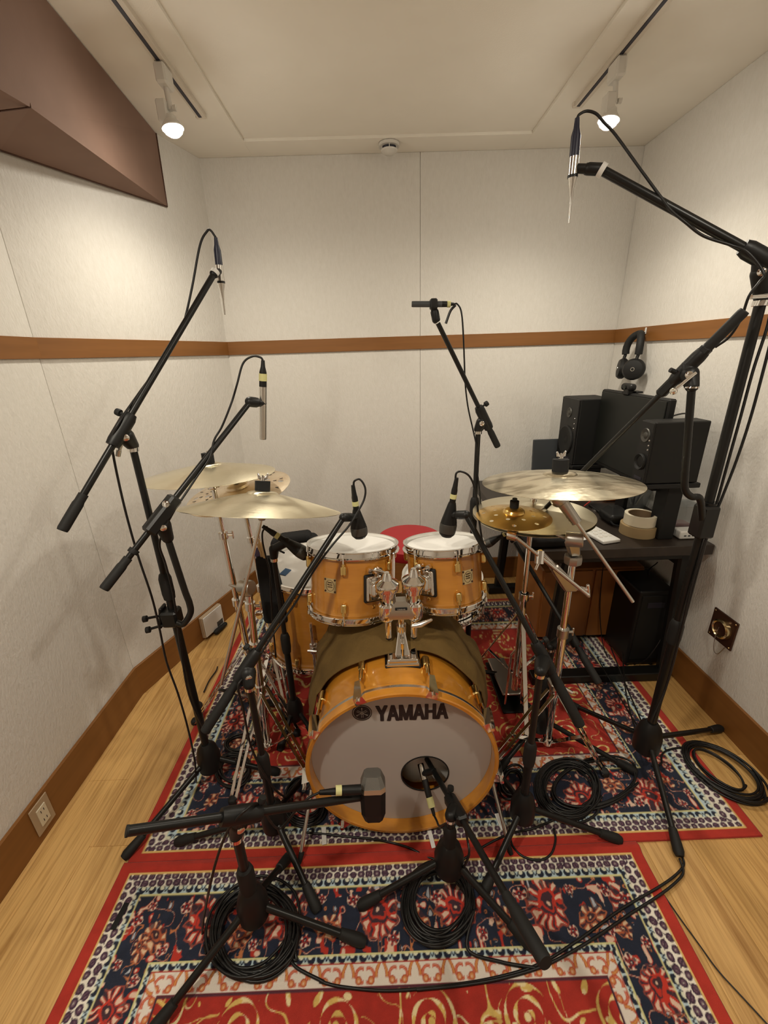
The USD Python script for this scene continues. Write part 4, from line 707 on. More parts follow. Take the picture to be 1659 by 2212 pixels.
def fat_mic(name, label, a, b, w, boot_len=.05):
    """Black studio dynamic microphone: a is the plug end, b the rounded front."""
    d = nrm(b-a); L = float(np.linalg.norm(b-a)); t = Thing(name, label, 'microphone', (a+b)/2); Fm = frame(d); bl = boot_len
    prof = [(0, bl), (w*.42, bl), (w*.52, bl+.01), (w*.72, bl+(L-bl)*.30), (w*.96, bl+(L-bl)*.55), (w, bl+(L-bl)*.72), (w*.94, L-.012), (w*.62, L-.002), (0, L)]
    v, f = lathe(prof, 24); v = v*A(1, .78, 1); t.part('body', xf((v, f), a, Fm), 'black_plastic')
    v, f = lathe([(w*.985, bl+(L-bl)*.60), (w*1.02, bl+(L-bl)*.62), (w*1.03, bl+(L-bl)*.74), (w*.98, bl+(L-bl)*.86)], 24); t.part('grille', xf((v*A(1, .78, 1), f), a, Fm), 'grille')
    k = t.part('connector', lathe([(0, -.03), (w*.22, -.03), (w*.30, 0), (w*.36, .01), (w*.36, bl), (0, bl)], 18, a, d), 'black_plastic'); t.part('cable_tag', lathe([(w*.30, bl*.45), (w*.385, bl*.45), (w*.385, bl*.75), (w*.30, bl*.75), (w*.30, bl*.45)], 18, a, d), 'yellow_label', parent=k); return t
def cable(name, label, P, r=.0032, per=8, cat='cable', group=None, n=7): return solo(name, tube(curve(P, per), r, n), 'cable_rubber', label, cat, group, smooth=True)

# 1: tall left stand with the left overhead
B1s = at(452, 1640, z=.12); p1, top1 = pole_stand('microphone_stand', 'tall black boom stand at the left with the overhead microphone', B1s, 1.285, [at(275, 1848, z=.01), at(430, 1525, z=.01), B1s+A(.23, .02, 0)], .12, .11, .040, split=.86)
tip1 = at(462, 592, y=1.38); S1 = at(262, 930, y=1.105); end1 = S1+(S1-tip1)*.0; dd = nrm(S1-tip1); end1 = S1+dd*.275
pj, d = boom_parts(p1, tip1, end1, S1, .10, .0085, .013); swivel_parts(p1, top1, pj)
p1.part('boom_lever', [rod(pj+A(0, 0, -.02), at(256, 980, y=1.095), .004), rod(at(257, 972, y=1.095), at(255, 985, y=1.095), .006)], 'satin_metal')
ma, mb = at(466, 513, y=1.42), at(486, 680, y=1.42); mm = ma+(mb-ma)*.42
p1.part('boom_collar', lathe([(0, 0), (.012, 0), (.012, .012), (0, .012)], 16, tip1, -(dd)), 'white_plastic'); clip_parts(p1, tip1, mm, r=.012)
pencil('pencil_microphone', 'slim silver measurement microphone with tapered nose, upper left overhead', ma, mb, .0105, 'brushed_silver', tip=.085, tip_look='brushed_silver', conn=.070)
cable('microphone_cable', 'black cable curving from the upper left overhead microphone along its boom', [ma, ma-A(.012, 0, -.018), at(447, 500, y=1.42), at(432, 530, y=1.41), at(415, 620, y=1.39), at(399, 690, y=1.365), at(385, 725, y=1.34), at(372, 735, y=1.30), at(335, 800, y=1.24), at(300, 850, y=1.18), at(262, 905, y=1.10), at(243, 945, y=1.08), at(245, 985, y=1.09), at(270, 1100, y=1.10), at(298, 1200, y=1.10), at(328, 1290, y=1.10), at(345, 1360, y=1.10), at(360, 1430, y=1.10), at(385, 1500, y=1.09), at(405, 1570, y=1.08), at(420, 1640, y=1.05), at(424, 1690, z=.012)])
# 2: side boom clamped to stand 1
K2 = A(B1s[0], B1s[1], .745); ca = Thing('clamp_boom', 'black side boom clamped halfway up the tall left stand', 'boom arm', K2)
ca.part('clamp_body', [cbox(K2+A(-.005, -.004, 0), (.050, .05, .055), .006), cbox(K2+A(-.034, -.004, .004), (.010, .036, .075), .003, roty(.2))], 'black_metal')
for s in (-1, 1): ca.part('clamp_screw', [rod(K2+A(-.02, -.02, s*.017), K2+A(-.072, -.03, s*.020-.006), .004), lathe([(0, 0), (.010, .001), (.010, .012), (0, .013)], 14, K2+A(-.066, -.03, s*.02-.006), (-1, -.15, -.1))], 'black_rubber')
e0 = K2+A(.02, -.03, -.005); up2 = at(363, 1165, y=1.10); eb = at(412, 1315, y=1.10); bend = curve([e0, e0+A(.02, 0, -.006), eb+A(-.004, 0, -.016), eb+A(.0, 0, .02), eb+(up2-eb)*.3, up2], 6); ca.part('elbow_tube', tube(bend, .0095, 14), 'black_metal')
tip2 = at(540, 868, y=1.33); S2 = at(345, 1118, y=1.085); dd = nrm(S2-tip2); end2 = S2+dd*.215; pj, d = boom_parts(ca, tip2, end2, S2, .095, .0085, .013, knob=False)
ca.part('boom_head', cbox(pj+d*.01, (.038, .034, .12), .006, frame(d)), 'black_plastic'); ca.part('head_screw', lathe([(0, 0), (.010, 0), (.010, .008), (.006, .010), (0, .010)], 18, pj+d*.045-CF*.016, -CF), 'chrome'); swivel_parts(ca, up2, pj); ca.part('grip_ring', rod(end2+d*.10, end2+d*.112, .014), 'black_rubber')
ma, mb = at(568, 778, y=1.36), at(568, 948, y=1.36); mm = ma+(mb-ma)*.53; clip_parts(ca, tip2, mm, r=.016)
pencil('pencil_microphone', 'straight silver pencil microphone hanging above the left cymbals', ma, mb, .0115, 'brushed_silver', conn=.078, boot='black_plastic', band=.5)
cable('microphone_cable', 'black cable looping from the straight silver microphone down its side boom', [ma, at(562, 772, y=1.36), at(545, 770, y=1.36), at(525, 785, y=1.355), at(512, 830, y=1.34), at(500, 870, y=1.33), at(480, 920, y=1.28), at(463, 950, y=1.235), at(452, 990, y=1.20), at(425, 1030, y=1.17), at(395, 1075, y=1.13), at(378, 1100, y=1.11), at(352, 1150, y=1.09), at(345, 1180, y=1.10), at(358, 1220, y=1.11), at(375, 1290, y=1.115), at(390, 1400, y=1.11), at(408, 1500, y=1.10), at(440, 1575, y=1.09)])
# 3: floor tom stand
B3 = at(598, 1470, y=1.37); B3 = A(B3[0], B3[1], .09); h3 = at(592, 1205, y=1.37)[2]
p3, top3 = pole_stand('microphone_stand', 'short black stand holding the floor tom microphone', A(at(592, 1205, y=1.37)[0], 1.37, 0), h3, [A(-.55, 1.50, 0), A(-.30, 1.30, 0), A(-.44, 1.26, 0)], .10, .09, .034)
m0, m1 = at(583, 1147, y=1.35), at(668, 1203, y=1.35); p3.part('mic_clip', [hull(np.vstack([sph(top3, .014)[0], sph(top3+A(.004, 0, .035), .018)[0]])), hull(np.vstack([sph(top3+A(.004, 0, .035), .016)[0], sph(m0+(m1-m0)*.42, .016)[0]]))], 'black_plastic')
fat_mic('microphone', 'black dynamic microphone tilted over the floor tom at the left', m0, m1, .029)
cable('microphone_cable', 'black cable arching behind the floor tom microphone down its stand', [m0-A(.01, 0, -.005), at(576, 1138, y=1.35), at(567, 1150, y=1.35), at(568, 1175, y=1.35), at(575, 1205, y=1.36), at(583, 1240, y=1.36), at(588, 1330, y=1.36), at(596, 1420, y=1.36)])
# 4: left tom stand
B4 = at(590, 1760, z=.13); p4, top4 = pole_stand('microphone_stand', 'black boom stand left of the bass drum reaching the larger rack tom', B4, .655, [at(683, 1962, z=.01), at(388, 1820, z=.01), B4+A(.10, .27, 0)], .12, .10, .038)
tip4 = at(742, 1118, y=1.185); end4 = at(447, 1573, y=.86); S4 = end4+(tip4-end4)*.27; pj, d = boom_parts(p4, tip4, end4, S4, .15, .0085, .0135); swivel_parts(p4, top4, pj)
m0, m1 = at(765, 1068, y=1.235), at(778, 1163, y=1.235); clip_parts(p4, tip4, m0+(m1-m0)*.50); fat_mic('microphone', 'black dynamic microphone over the larger rack tom', m0, m1, .0265)
cable('microphone_cable', 'black cable looping from the larger rack tom microphone along its boom', [m0+A(0, 0, .02), at(765, 1040, y=1.235), at(778, 1036, y=1.235), at(789, 1055, y=1.23), at(786, 1080, y=1.22), at(770, 1110, y=1.20), at(752, 1138, y=1.175), at(720, 1175, y=1.15), at(690, 1215, y=1.12), at(660, 1262, y=1.085), at(640, 1300, y=1.06), at(590, 1370, y=1.0), at(540, 1450, y=.94), at(515, 1480, y=.90), at(525, 1530, y=.90), at(545, 1620, y=.90), at(590, 1700, y=.90), at(628, 1730, z=.03)])
# 5: front stand with the outside kick microphone
B5 = at(545, 1950, z=.13); p5, top5 = pole_stand('microphone_stand', 'low black boom stand nearest the viewer, left on the front rug', B5, .405, [at(780, 2035, z=.01), at(330, 2230, z=.01), B5+A(.05, .17, 0)], .12, .10, .040, split=.24, r0=.016, r1=.012)
tip5 = at(775, 1722, y=.80); S5 = at(515, 1760, y=.672); dd = nrm(S5-tip5); end5 = at(277, 1795, y=S5[1]+(S5[1]-tip5[1])*.78); pj, d = boom_parts(p5, tip5, end5, S5, 0, .0105, .0145); swivel_parts(p5, top5, pj); p5.part('boom_end', rod(end5, end5-d*.004, .0112), 'black_rubber')
kc5 = at(806, 1717, y=.812); km = Thing('kick_microphone', 'boxy black microphone with silver band in front of the bass drum head', 'microphone', kc5); w5 = size_at(kc5, 26)
def slab_(z0, z1, w0, w1, d0, d1): return [A(sx*w, sy*d_, z_) for w, d_, z_ in ((w0, d0, z0), (w1, d1, z1)) for sx in (-1, 1) for sy in (-1, 1)]
hm = size_at(kc5, 50); tl = rotx(-.30); P = lambda q: xf(rbox((0, 0, 0), (.01, .01, .01), .003) if q is None else hull(q), kc5, tl)
def oct_(w, d_, z_, c_=.35): return [A(sx*w*(1 if k else 1-c_), sy*d_*(1-c_ if k else 1), z_) for sx in (-1, 1) for sy in (-1, 1) for k in (0, 1)]
bd = km.part('body', [P(oct_(w5*.72, w5*.62, -hm)+oct_(w5*.98, w5*.88, -hm*.62)), P(oct_(w5*.98, w5*.88, -hm*.62)+oct_(w5*1.05, w5*.95, hm*.36))], 'black_plastic'); km.part('band', P(oct_(w5*1.06, w5*.96, hm*.36)+oct_(w5*1.02, w5*.94, hm*.56)), 'brushed_silver', parent=bd)
mat('grille_grey', (.20, .195, .18), .45, .6, bump=(900, .6, .001)); km.part('grille', P(oct_(w5*1.02, w5*.92, hm*.56)+oct_(w5*.70, w5*.62, hm)), 'grille_grey'); km.part('stem', rod(kc5-A(w5*.9, .01, -.002), tip5, .009), 'black_metal')
cx_ = at(757, 1700, y=.79); k = km.part('connector', [rod(at(780, 1705, y=.79), at(738, 1708, y=.785), .0125), rod(at(742, 1708, y=.785), at(690, 1712, y=.775), .010, .006)], 'black_plastic'); km.part('cable_tag', rod(at(738, 1707, y=.784), at(725, 1708, y=.782), .0128), 'yellow_label', parent=k)
cable('microphone_cable', 'black cable drooping from the boxy kick microphone to the floor', [at(690, 1712, y=.775), at(665, 1725, y=.76), at(640, 1750, y=.75), at(600, 1790, y=.73), at(560, 1740, y=.69), at(530, 1750, y=.655), at(495, 1790, y=.64), at(470, 1850, y=.63), at(450, 1930, y=.62), at(437, 2010, z=.02), at(445, 2060, z=.014)])
# 6: centre front stand reaching into the drum's port
B6 = at(970, 1850, z=.13); p6, top6 = pole_stand('microphone_stand', 'short black boom stand in front of the bass drum, aimed into its port', B6, .30, [at(783, 1957, z=.01), at(1140, 2040, z=.01), B6+A(.02, .17, 0)], .12, .10, .042, split=.22)
tip6 = at(922, 1640, y=1.02); S6 = at(985, 1748, y=.80); dd = nrm(S6-tip6); tt = .0
for q in np.linspace(.1, .6, 200):
    e = S6+dd*q; c = e-[0, 0, CAM_H]; vv = 1106+F_PX*(c @ CD)/(c @ CF)
    if vv > 2068 or e[2] < .035: break
end6 = e; pj, d = boom_parts(p6, tip6, end6, S6, .14, .0085, .0145); swivel_parts(p6, top6, pj); p6.part('boom_clamp', cbox(pj+d*.0, (.034, .030, .10), .006, frame(d)), 'black_plastic')
m0, m1 = at(938, 1762, y=.89), at(908, 1650, y=1.0); pencil('pencil_microphone', 'silver pencil microphone with black plug reaching into the bass drum port', m0, m1, .0105, 'brushed_silver', conn=.10, boot='black_plastic', band=.22)
p6.part('mic_clip', [hull(np.vstack([sph(tip6+(end6-tip6)*.10, .010, 1)[0], sph(m0+(m1-m0)*.80, .010, 1)[0]]))], 'black_plastic')
cable('microphone_cable', 'black cable hooking from the port microphone onto its stand', [m0, at(943, 1772, y=.87), at(949, 1784, y=.84), at(962, 1780, y=.80), at(985, 1768, y=.775), at(1000, 1775, y=.76), at(1010, 1815, y=.74), at(1012, 1850, y=.72), at(990, 1885, z=.05), at(950, 1888, z=.02)])
# 7: right tom stand
B7 = at(1130, 1740, z=.13); p7, top7 = pole_stand('microphone_stand', 'black boom stand right of the bass drum reaching the smaller rack tom', B7, .665, [at(1333, 1815, z=.01), at(1045, 1930, z=.01), B7+A(-.05, .28, 0)], .12, .10, .038)
tip7 = at(1006, 1112, y=1.175); end7 = at(1250, 1560, y=.90); S7 = end7+(tip7-end7)*.30; pj, d = boom_parts(p7, tip7, end7, S7, .19, .0085, .0145); swivel_parts(p7, top7, pj)
m0, m1 = at(983, 1052, y=1.22), at(964, 1160, y=1.22); clip_parts(p7, tip7, m0+(m1-m0)*.55); fat_mic('microphone', 'black dynamic microphone over the smaller rack tom', m0, m1, .0265)
cable('microphone_cable', 'black cable looping from the smaller rack tom microphone to its boom', [m0+A(0, 0, .02), at(986, 1022, y=1.22), at(998, 1019, y=1.22), at(1015, 1030, y=1.22), at(1027, 1060, y=1.22), at(1033, 1110, y=1.21), at(1042, 1170, y=1.18), at(1050, 1200, y=1.14), at(1085, 1262, y=1.09), at(1120, 1320, y=1.05), at(1160, 1400, y=.99)])
# 8: thin stand behind the drums with the horizontal pencil
b8 = at(1033, 930, y=1.56); p8, top8 = pole_stand('microphone_stand', 'thin black boom stand rising behind the rack toms to the horizontal microphone', b8, b8[2], [A(b8[0]+.24, b8[1]+.05, 0), A(b8[0]-.10, b8[1]+.22, 0), A(b8[0]-.02, b8[1]-.16, 0)], .10, .09, .034, split=.92)
tip8 = at(942, 690, y=1.50); end8 = at(1073, 960, y=1.57); S8 = end8+(tip8-end8)*.235; pj, d = boom_parts(p8, tip8, end8, S8, .09, .0080, .012); swivel_parts(p8, top8, pj); p8.part('boom_collar', lathe([(0, 0), (.010, 0), (.010, .010), (0, .010)], 14, tip8+nrm(end8-tip8)*.012, tip8-end8), 'white_plastic')
m0, m1 = at(981, 657, y=1.50), at(890, 657, y=1.50); clip_parts(p8, tip8, m0+(m1-m0)*.5); p8.part('clip_block', rbox(m0+(m1-m0)*.49, (.024, .034, .032), .006), 'black_plastic', parent=None)
pencil('pencil_microphone', 'small black pencil microphone held level above the throne', m0, m1, .0092, 'grey_plastic', conn=.040, boot='black_plastic', band=.3)
cable('microphone_cable', 'thin black cable hanging from the level pencil microphone beside its boom', [m0, at(988, 657, y=1.50), at(996, 672, y=1.50), at(1000, 710, y=1.50), at(1003, 780, y=1.52), at(1005, 830, y=1.54), at(1011, 880, y=1.55), at(1022, 930, y=1.555), at(1030, 970, y=1.55), at(1030, 1010, y=1.55), at(1036, 1060, y=1.55), at(1040, 1120, y=1.55)], .0028)
solo('cable_end', tube(curve([at(984, 659, y=1.495), at(973, 672, y=1.495), at(963, 699, y=1.495)]), .004, 8), 'cable_rubber', 'short black rubber tail beside the level pencil microphone', 'cable')
# 9: tall right stand with the right overhead
B9 = at(1400, 1590, z=.15); p9, top9 = pole_stand('microphone_stand', 'tall black boom stand at the right in front of the desk', B9, 1.595, [at(1465, 1842, z=.01), at(1553, 1576, z=.01), at(1225, 1520, z=.01)], .13, .12, .045, split=.62, r0=.0150, r1=.0125)
tip9 = at(1297, 366, y=1.24); S9 = at(1645, 556, y=1.12); dd = nrm(S9-tip9); end9 = S9+dd*.30; pj, d = boom_parts(p9, tip9, end9, S9, .10, .0105, .015, knob=False); swivel_parts(p9, top9, pj); p9.part('clutch_lever', [rod(top9+A(.02, -.03, .01), at(1622, 642, y=1.08), .005)], 'chrome')
p9.part('boom_collar', lathe([(0, 0), (.016, 0), (.016, .012), (0, .012)], 16, tip9+dd*.01, -dd), 'white_plastic'); ma, mb = at(1247, 255, y=1.255), at(1229, 482, y=1.255); mm = ma+(mb-ma)*.46; clip_parts(p9, tip9, mm, r=.0135)
pencil('pencil_microphone', 'slim silver measurement microphone with tapered nose, upper right overhead', ma, mb, .0115, 'brushed_silver', tip=.095, conn=.075)
cable('microphone_cable', 'black cable arching from the upper right overhead microphone to its boom', [ma, at(1252, 247, y=1.255), at(1268, 240, y=1.255), at(1288, 246, y=1.25), at(1305, 265, y=1.245), at(1330, 292, y=1.24), at(1385, 368, y=1.21), at(1432, 432, y=1.185), at(1450, 455, y=1.175), at(1480, 480, y=1.16), at(1520, 510, y=1.15), at(1580, 530, y=1.13), at(1615, 545, y=1.11), at(1650, 590, y=1.09), at(1640, 610, y=1.08), at(1618, 640, y=1.085), at(1600, 690, y=1.10), at(1575, 728, y=1.12), at(1545, 750, y=1.14)], per=6)
for k, (uu, lab) in enumerate(((0, 'inner of two black cables hanging beside the tall right pole'), (22, 'outer of two black cables hanging beside the tall right pole'))):
    cable('hanging_cable', lab, [at(1668+uu, 640, y=1.12), at(1659+uu*.7, 700, y=1.12), at(1627+uu, 800, y=1.12), at(1600+uu, 900, y=1.12), at(1575+uu*.8, 990, y=1.12), at(1553+uu*.4, 1070, y=1.12), at(1530, 1150, y=1.115), at(1500-uu*.2, 1260, y=1.11), at(1470, 1370, y=1.10), at(1440, 1480, y=1.09), at(1412-uu*.3, 1560, y=1.06)], .0036)
# 10: side boom clamped to stand 9
K9 = A(B9[0], B9[1], 1.02); c10 = Thing('clamp_boom', 'black side boom with bent arm clamped to the tall right stand', 'boom arm', K9)
c10.part('clamp_body', [cbox(K9+A(-.004, -.004, -.01), (.05, .05, .10), .006)], 'black_metal'); c10.part('clamp_ring', rod(K9+A(0, 0, .035), K9+A(0, 0, .048), .022), 'black_metal')
y10 = 1.10; e0 = K9+A(-.02, -.02, .005); up10 = at(1494, 838, y=y10); q0 = at(1478, 1045, y=y10); c10.part('elbow_tube', tube(curve([K9+A(-.015, -.015, -.012), at(1512, 1078, y=y10), at(1494, 1073, y=y10), at(1481, 1060, y=y10), at(1479, 1035, y=y10), q0+(up10-q0)*.4, up10], 7), .0095, 14), 'black_metal')
c10.part('top_collar', lathe([(0, 0), (.017, 0), (.015, .008), (0, .008)], 16, up10), 'chrome'); end10 = at(1600, 680, y=1.06); S10 = at(1482, 800, y=1.095); dd = nrm(S10-end10); tip10 = end10+dd*1.0
tip10 = at(1105, 1170, y=1.50); d0 = nrm(tip10-end10); pj, d = boom_parts(c10, tip10, end10, S10, .16, .0075, .0125, knob=False); c10.part('boom_head', cbox(pj+d*.015, (.026, .026, .15), .005, frame(d)), 'black_plastic'); swivel_parts(c10, up10, pj); c10.part('head_knob', rod(end10+d*.165, end10+d*.165+A(-.03, 0, .012), .006), 'black_rubber')
c10.part('tension_lever', [rod(at(1503, 805, y=y10-.01), at(1458, 842, y=y10-.01), .004), sph(at(1455, 845, y=y10-.01), .009)], 'chrome')
m0, m1 = at(1098, 1150, y=1.48), at(1046, 1178, y=1.50); fat_mic('microphone', 'dark microphone aimed left at the snare below the hi-hats', m0, m1, .022, .03)

# 11: stand between the hi-hats and the desk
B11 = at(1168, 1555, z=.12); p11, top11 = pole_stand('microphone_stand', 'black boom stand behind the right cymbal stand, leaning toward the snare drum', B11, .47, [at(1366, 1667, z=.01), B11+A(-.02, .27, 0), B11+A(-.20, -.13, 0)], .12, .10, .038, split=.30)
tip11 = at(1112, 1172, y=1.62); S11 = at(1228, 1375, y=1.33); dd = nrm(S11-tip11); boom_parts(p11, tip11, at(1290, 1470, y=S11[1]+(S11[1]-tip11[1])*.33), S11, .14, .0085, .0145, knob=False); swivel_parts(p11, top11, S11)

# ================================================================ desk corner
DX0, DX1, DY0, DY1, DZ = .60, 1.380, 1.54, 2.57, .720
dk = Thing('desk', 'dark brown desk along the right wall under the speakers', 'desk', ((DX0+DX1)/2, (DY0+DY1)/2, 0))
dk.part('desk_top', cbox(((DX0+DX1)/2, (DY0+DY1)/2, DZ-.0225), (DX1-DX0, DY1-DY0, .045), .003), 'desk_wood')
for y in (DY0+.06, DY1-.16):
    dk.part('foot_bar', cbox((1.02, y-.02, .028), (.66, .06, .045), .004), 'black_metal')
    for xa, xb in ((.70, .80), (1.33, 1.30)): dk.part('leg', bar((xb, y, .67), (xa+.06 if xa < 1 else xa, y-.01, .04), .05, .04, (1, 0, 0)), 'black_metal')
    dk.part('cross_bar', cbox((1.02, y, .655), (.62, .04, .035), .003), 'black_metal')
dk.part('rear_rail', cbox((1.33, (DY0+DY1)/2, .60), (.03, DY1-DY0-.2, .05), .003), 'black_metal')
cb = Thing('wooden_cabinet', 'orange brown wooden cabinet under the desk', 'cabinet', (1.06, 2.0, 0))
cb.part('body', cbox((1.075, 2.05, .245), (.52, .38, .41), .006), 'cabinet_wood'); cb.part('plinth', cbox((1.075, 2.06, .024), (.50, .34, .032), .002), 'black_metal'); cb.part('front_panel', cbox((.945, 1.856, .245), (.245, .012, .395), .002), 'cabinet_wood'); cb.part('front_panel', cbox((1.205, 1.856, .245), (.245, .012, .395), .002), 'cabinet_wood')
ab = Thing('amplifier_case', 'black case standing on the floor under the right end of the desk', 'case', (1.27, 1.745, 0)); ab.part('body', rbox((1.275, 1.765, .225), (.17, .22, .42), .012), 'black_plastic'); ab.part('front_panel', cbox((1.275, 1.654, .23), (.14, .006, .36), .002), 'speaker_black'); ab.part('recess', cbox((1.275, 1.650, .36), (.08, .003, .03), .001), 'slot_dark')
for k, (sx, sy) in enumerate(((-1, -1), (1, -1), (-1, 1), (1, 1))): ab.part('foot', lathe([(0, 0), (.012, 0), (.012, .016), (0, .016)], 12, (1.27+sx*.06, 1.745+sy*.07, .001)), 'black_rubber')
def speaker(label, x0, x1, y0, y1, z0, z1, ry=0.):
    t = Thing('studio_speaker', label, 'speaker', ((x0+x1)/2, (y0+y1)/2, z0)); c = A((x0+x1)/2, (y0+y1)/2, (z0+z1)/2); R = rotz(ry); q = lambda *p: c+R @ A(*p); hx_, hy_, hz_ = (x1-x0)/2, (y1-y0)/2, (z1-z0)/2
    t.part('cabinet', cbox(c, (x1-x0, y1-y0, z1-z0), .004, R), 'speaker_black'); t.part('baffle', cbox(q(-hx_-.003, 0, 0), (.010, y1-y0-.004, z1-z0-.004), .003, R), 'black_plastic')
    fr = -R[:, 0]; t.part('woofer', lathe([(0, .001), (.012, .004), (.022, .001), (hy_*.62, .008), (hy_*.72, .010), (hy_*.76, .006), (hy_*.76, 0)], 32, q(-hx_-.008, 0, -hz_*.32), fr), 'black_rubber'); t.part('tweeter', lathe([(0, .006), (.010, .003), (.014, .0), (.026, .004), (.028, 0)], 24, q(-hx_-.008, 0, hz_*.55), fr), 'grille')
    t.part('port_slot', cbox(q(-hx_-.0085, 0, -hz_*.86), (.002, hy_*1.1, hz_*.10), .0005, R), 'slot_dark'); t.part('indicator', [lathe([(0, 0), (.0035, 0), (.0030, .002), (0, .0025)], 10, q(-hx_-.008, -hy_*.7, hz_*h), fr) for h in (.42, .26, .12)], 'brushed_silver'); return t
YN = 1.575; ra = at(1420, 913, y=YN); rb = at(1539, 909, y=YN); zb = at(1519, 1042, y=YN)[2]
sp1 = speaker('nearer black studio speaker on a riser at the front of the desk', ra[0], rb[0], YN, YN+.085, zb, ra[2])
rs = Thing('speaker_riser', 'black riser box under the nearer studio speaker', 'stand', (1.2, 1.64, DZ)); rs.part('shelf', cbox(((ra[0]+rb[0])/2, YN+.055, zb-.012), (.24, .115, .020), .003), 'black_plastic'); rs.part('box', cbox((ra[0]+.158, YN+.072, (DZ+zb-.022)/2), (.066, .075, zb-.022-DZ), .003), 'speaker_black')
sl = at(1270, 866, x=1.06); sl[1] = max(sl[1], 2.205); sp2 = speaker('farther black studio speaker beside the screen near the corner', 1.06, 1.235, sl[1], sl[1]+.21, .90, sl[2]); rs2 = Thing('speaker_riser', 'black riser box under the farther studio speaker', 'stand', (1.15, sl[1], DZ)); rs2.part('shelf', cbox((1.15, sl[1]+.105, .889), (.19, .22, .020), .003), 'black_plastic'); rs2.part('box', cbox((1.16, sl[1]+.11, (DZ+.879)/2), (.14, .18, .879-DZ), .003), 'speaker_black')
XT = 1.15; tf, tn = at(1300, 838, x=XT), at(1445, 866, x=XT); ztv = (tf[2]+tn[2])/2; ybt = tn[1]; yft = tf[1]
tv = Thing('monitor_screen', 'large black monitor between the studio speakers, seen at an angle', 'monitor', (XT, (ybt+yft)/2, DZ)); tv.part('case', cbox((XT+.02, (ybt+yft)/2, ztv-.19), (.032, yft-ybt, .38), .006), 'speaker_black'); tv.part('panel', cbox((XT+.002, (ybt+yft)/2, ztv-.185), (.006, yft-ybt-.02, .35), .002), 'screen_black'); tv.part('neck', cbox((XT+.045, (ybt+yft)/2, DZ+.14), (.025, .07, .28), .004), 'black_plastic'); tv.part('base', cbox((XT+.02, (ybt+yft)/2, DZ+.008), (.16, .22, .014), .004), 'black_plastic')
wc = at(1358, 836, x=XT+.01); cw = Thing('webcam', 'small black webcam clipped on top of the monitor', 'webcam', wc); cw.part('body', rbox(wc, (.034, .085, .032), .014), 'black_plastic'); cw.part('clip', [cbox((wc[0], wc[1]-.005, (wc[2]+ztv)/2-.004), (.030, .04, abs(wc[2]-ztv)+.012), .004), cbox((wc[0]+.03, wc[1]-.02, ztv+.004), (.03, .05, .008), .002)], 'black_plastic'); cw.part('lens', lathe([(0, 0), (.010, 0), (.011, .004), (.007, .005), (0, .003)], 18, wc-A(.016, 0, 0), (-1, 0, 0)), 'screen_black')
l0, l1 = at(1157, 950, y=2.45), at(1240, 952, y=2.45); lt = Thing('laptop', 'dark grey laptop standing open at the far left of the desk', 'laptop', ((l0[0]+l1[0])/2, 2.45, DZ)); lt.part('screen', cbox(((l0[0]+l1[0])/2+.01, 2.45, (l0[2]+DZ+.02)/2), (l1[0]-l0[0]+.04, .012, l0[2]-DZ-.02), .004, rotx(-.10)), 'grey_plastic'); lt.part('keyboard_base', cbox(((l0[0]+l1[0])/2+.01, 2.33, DZ+.011), (l1[0]-l0[0]+.04, .22, .018), .004), 'black_plastic')
mx = Thing('audio_interface', 'black audio interface box on the desk below the monitor', 'audio interface', (.89, 2.08, DZ)); mx.part('body', cbox((.89, 2.08, DZ+.034), (.15, .22, .058), .004), 'black_plastic'); mx.part('top_edge', cbox((.89, 2.08, DZ+.0645), (.14, .21, .003), .001), 'grey_plastic')
for k in range(4): mx.part('knob', lathe([(0, 0), (.009, 0), (.008, .012), (0, .013)], 14, (.814, 2.005+k*.05, DZ+.036), (-1, 0, 0)), 'satin_metal')
for k, (sx, sy) in enumerate(((-1, -1), (1, -1), (-1, 1), (1, 1))): mx.part('foot', lathe([(0, 0), (.01, 0), (.01, .008), (0, .008)], 10, (.89+sx*.05, 2.08+sy*.08, DZ)), 'black_rubber')
# small things on the desk
def on_desk(u, v, dz=0.): return at(u, v, z=DZ+dz)
tp0 = on_desk(1391, 1162)+A(0, .052, 0); rr = size_at(tp0, 35)
def tape_roll(name, label, c, r, h, look): t = Thing(name, label, 'tape', c); t.part('tape', lathe([(r*.80, 0), (r, 0), (r, h), (r*.80, h), (r*.80, 0)], 48, c), look); t.part('core', lathe([(r*.74, .001), (r*.80, .001), (r*.80, h-.001), (r*.74, h-.001), (r*.74, .001)], 48, c), 'card')
tape_roll('tape_roll', 'tan roll of packing tape on the desk, lower of the two stacked rolls', tp0+A(0, 0, .001), rr, .045, 'tan_tape'); tape_roll('tape_roll', 'cream white roll of tape stacked on top of the tan roll', tp0+A(.004, .004, .0475), rr*.88, .045, 'cream_tape')
q = [on_desk(1264, 1137), on_desk(1287, 1136), on_desk(1312, 1170), on_desk(1276, 1178)]; qc = sum(q)/4; ux = nrm(q[2]-q[3]+q[1]-q[0]); uy = nrm(q[0]-q[3]); uy = nrm(uy-ux*(ux @ uy)); Rc = np.stack([ux, uy, np.cross(ux, uy)], 1); wx, wy = np.linalg.norm(q[2]-q[3])*.95, np.linalg.norm(q[0]-q[3])*.98
ca_ = Thing('calculator', 'white pocket device with keys lying at the front edge of the desk', 'calculator', qc); ca_.part('body', rbox(qc+A(0, 0, .009), (wx, wy, .016), .0055, Rc), 'white_plastic'); ca_.part('display', cbox(qc+Rc @ A(0, wy*.34, .0175), (wx*.7, wy*.14, .002), .0005, Rc), 'grey_plastic')
for i in range(3):
    for j in range(4): ca_.part('key', cbox(qc+Rc @ A((i-1)*wx*.26, wy*(.16-j*.15), .0178), (wx*.17, wy*.08, .003), .0008, Rc), 'lamp_white')
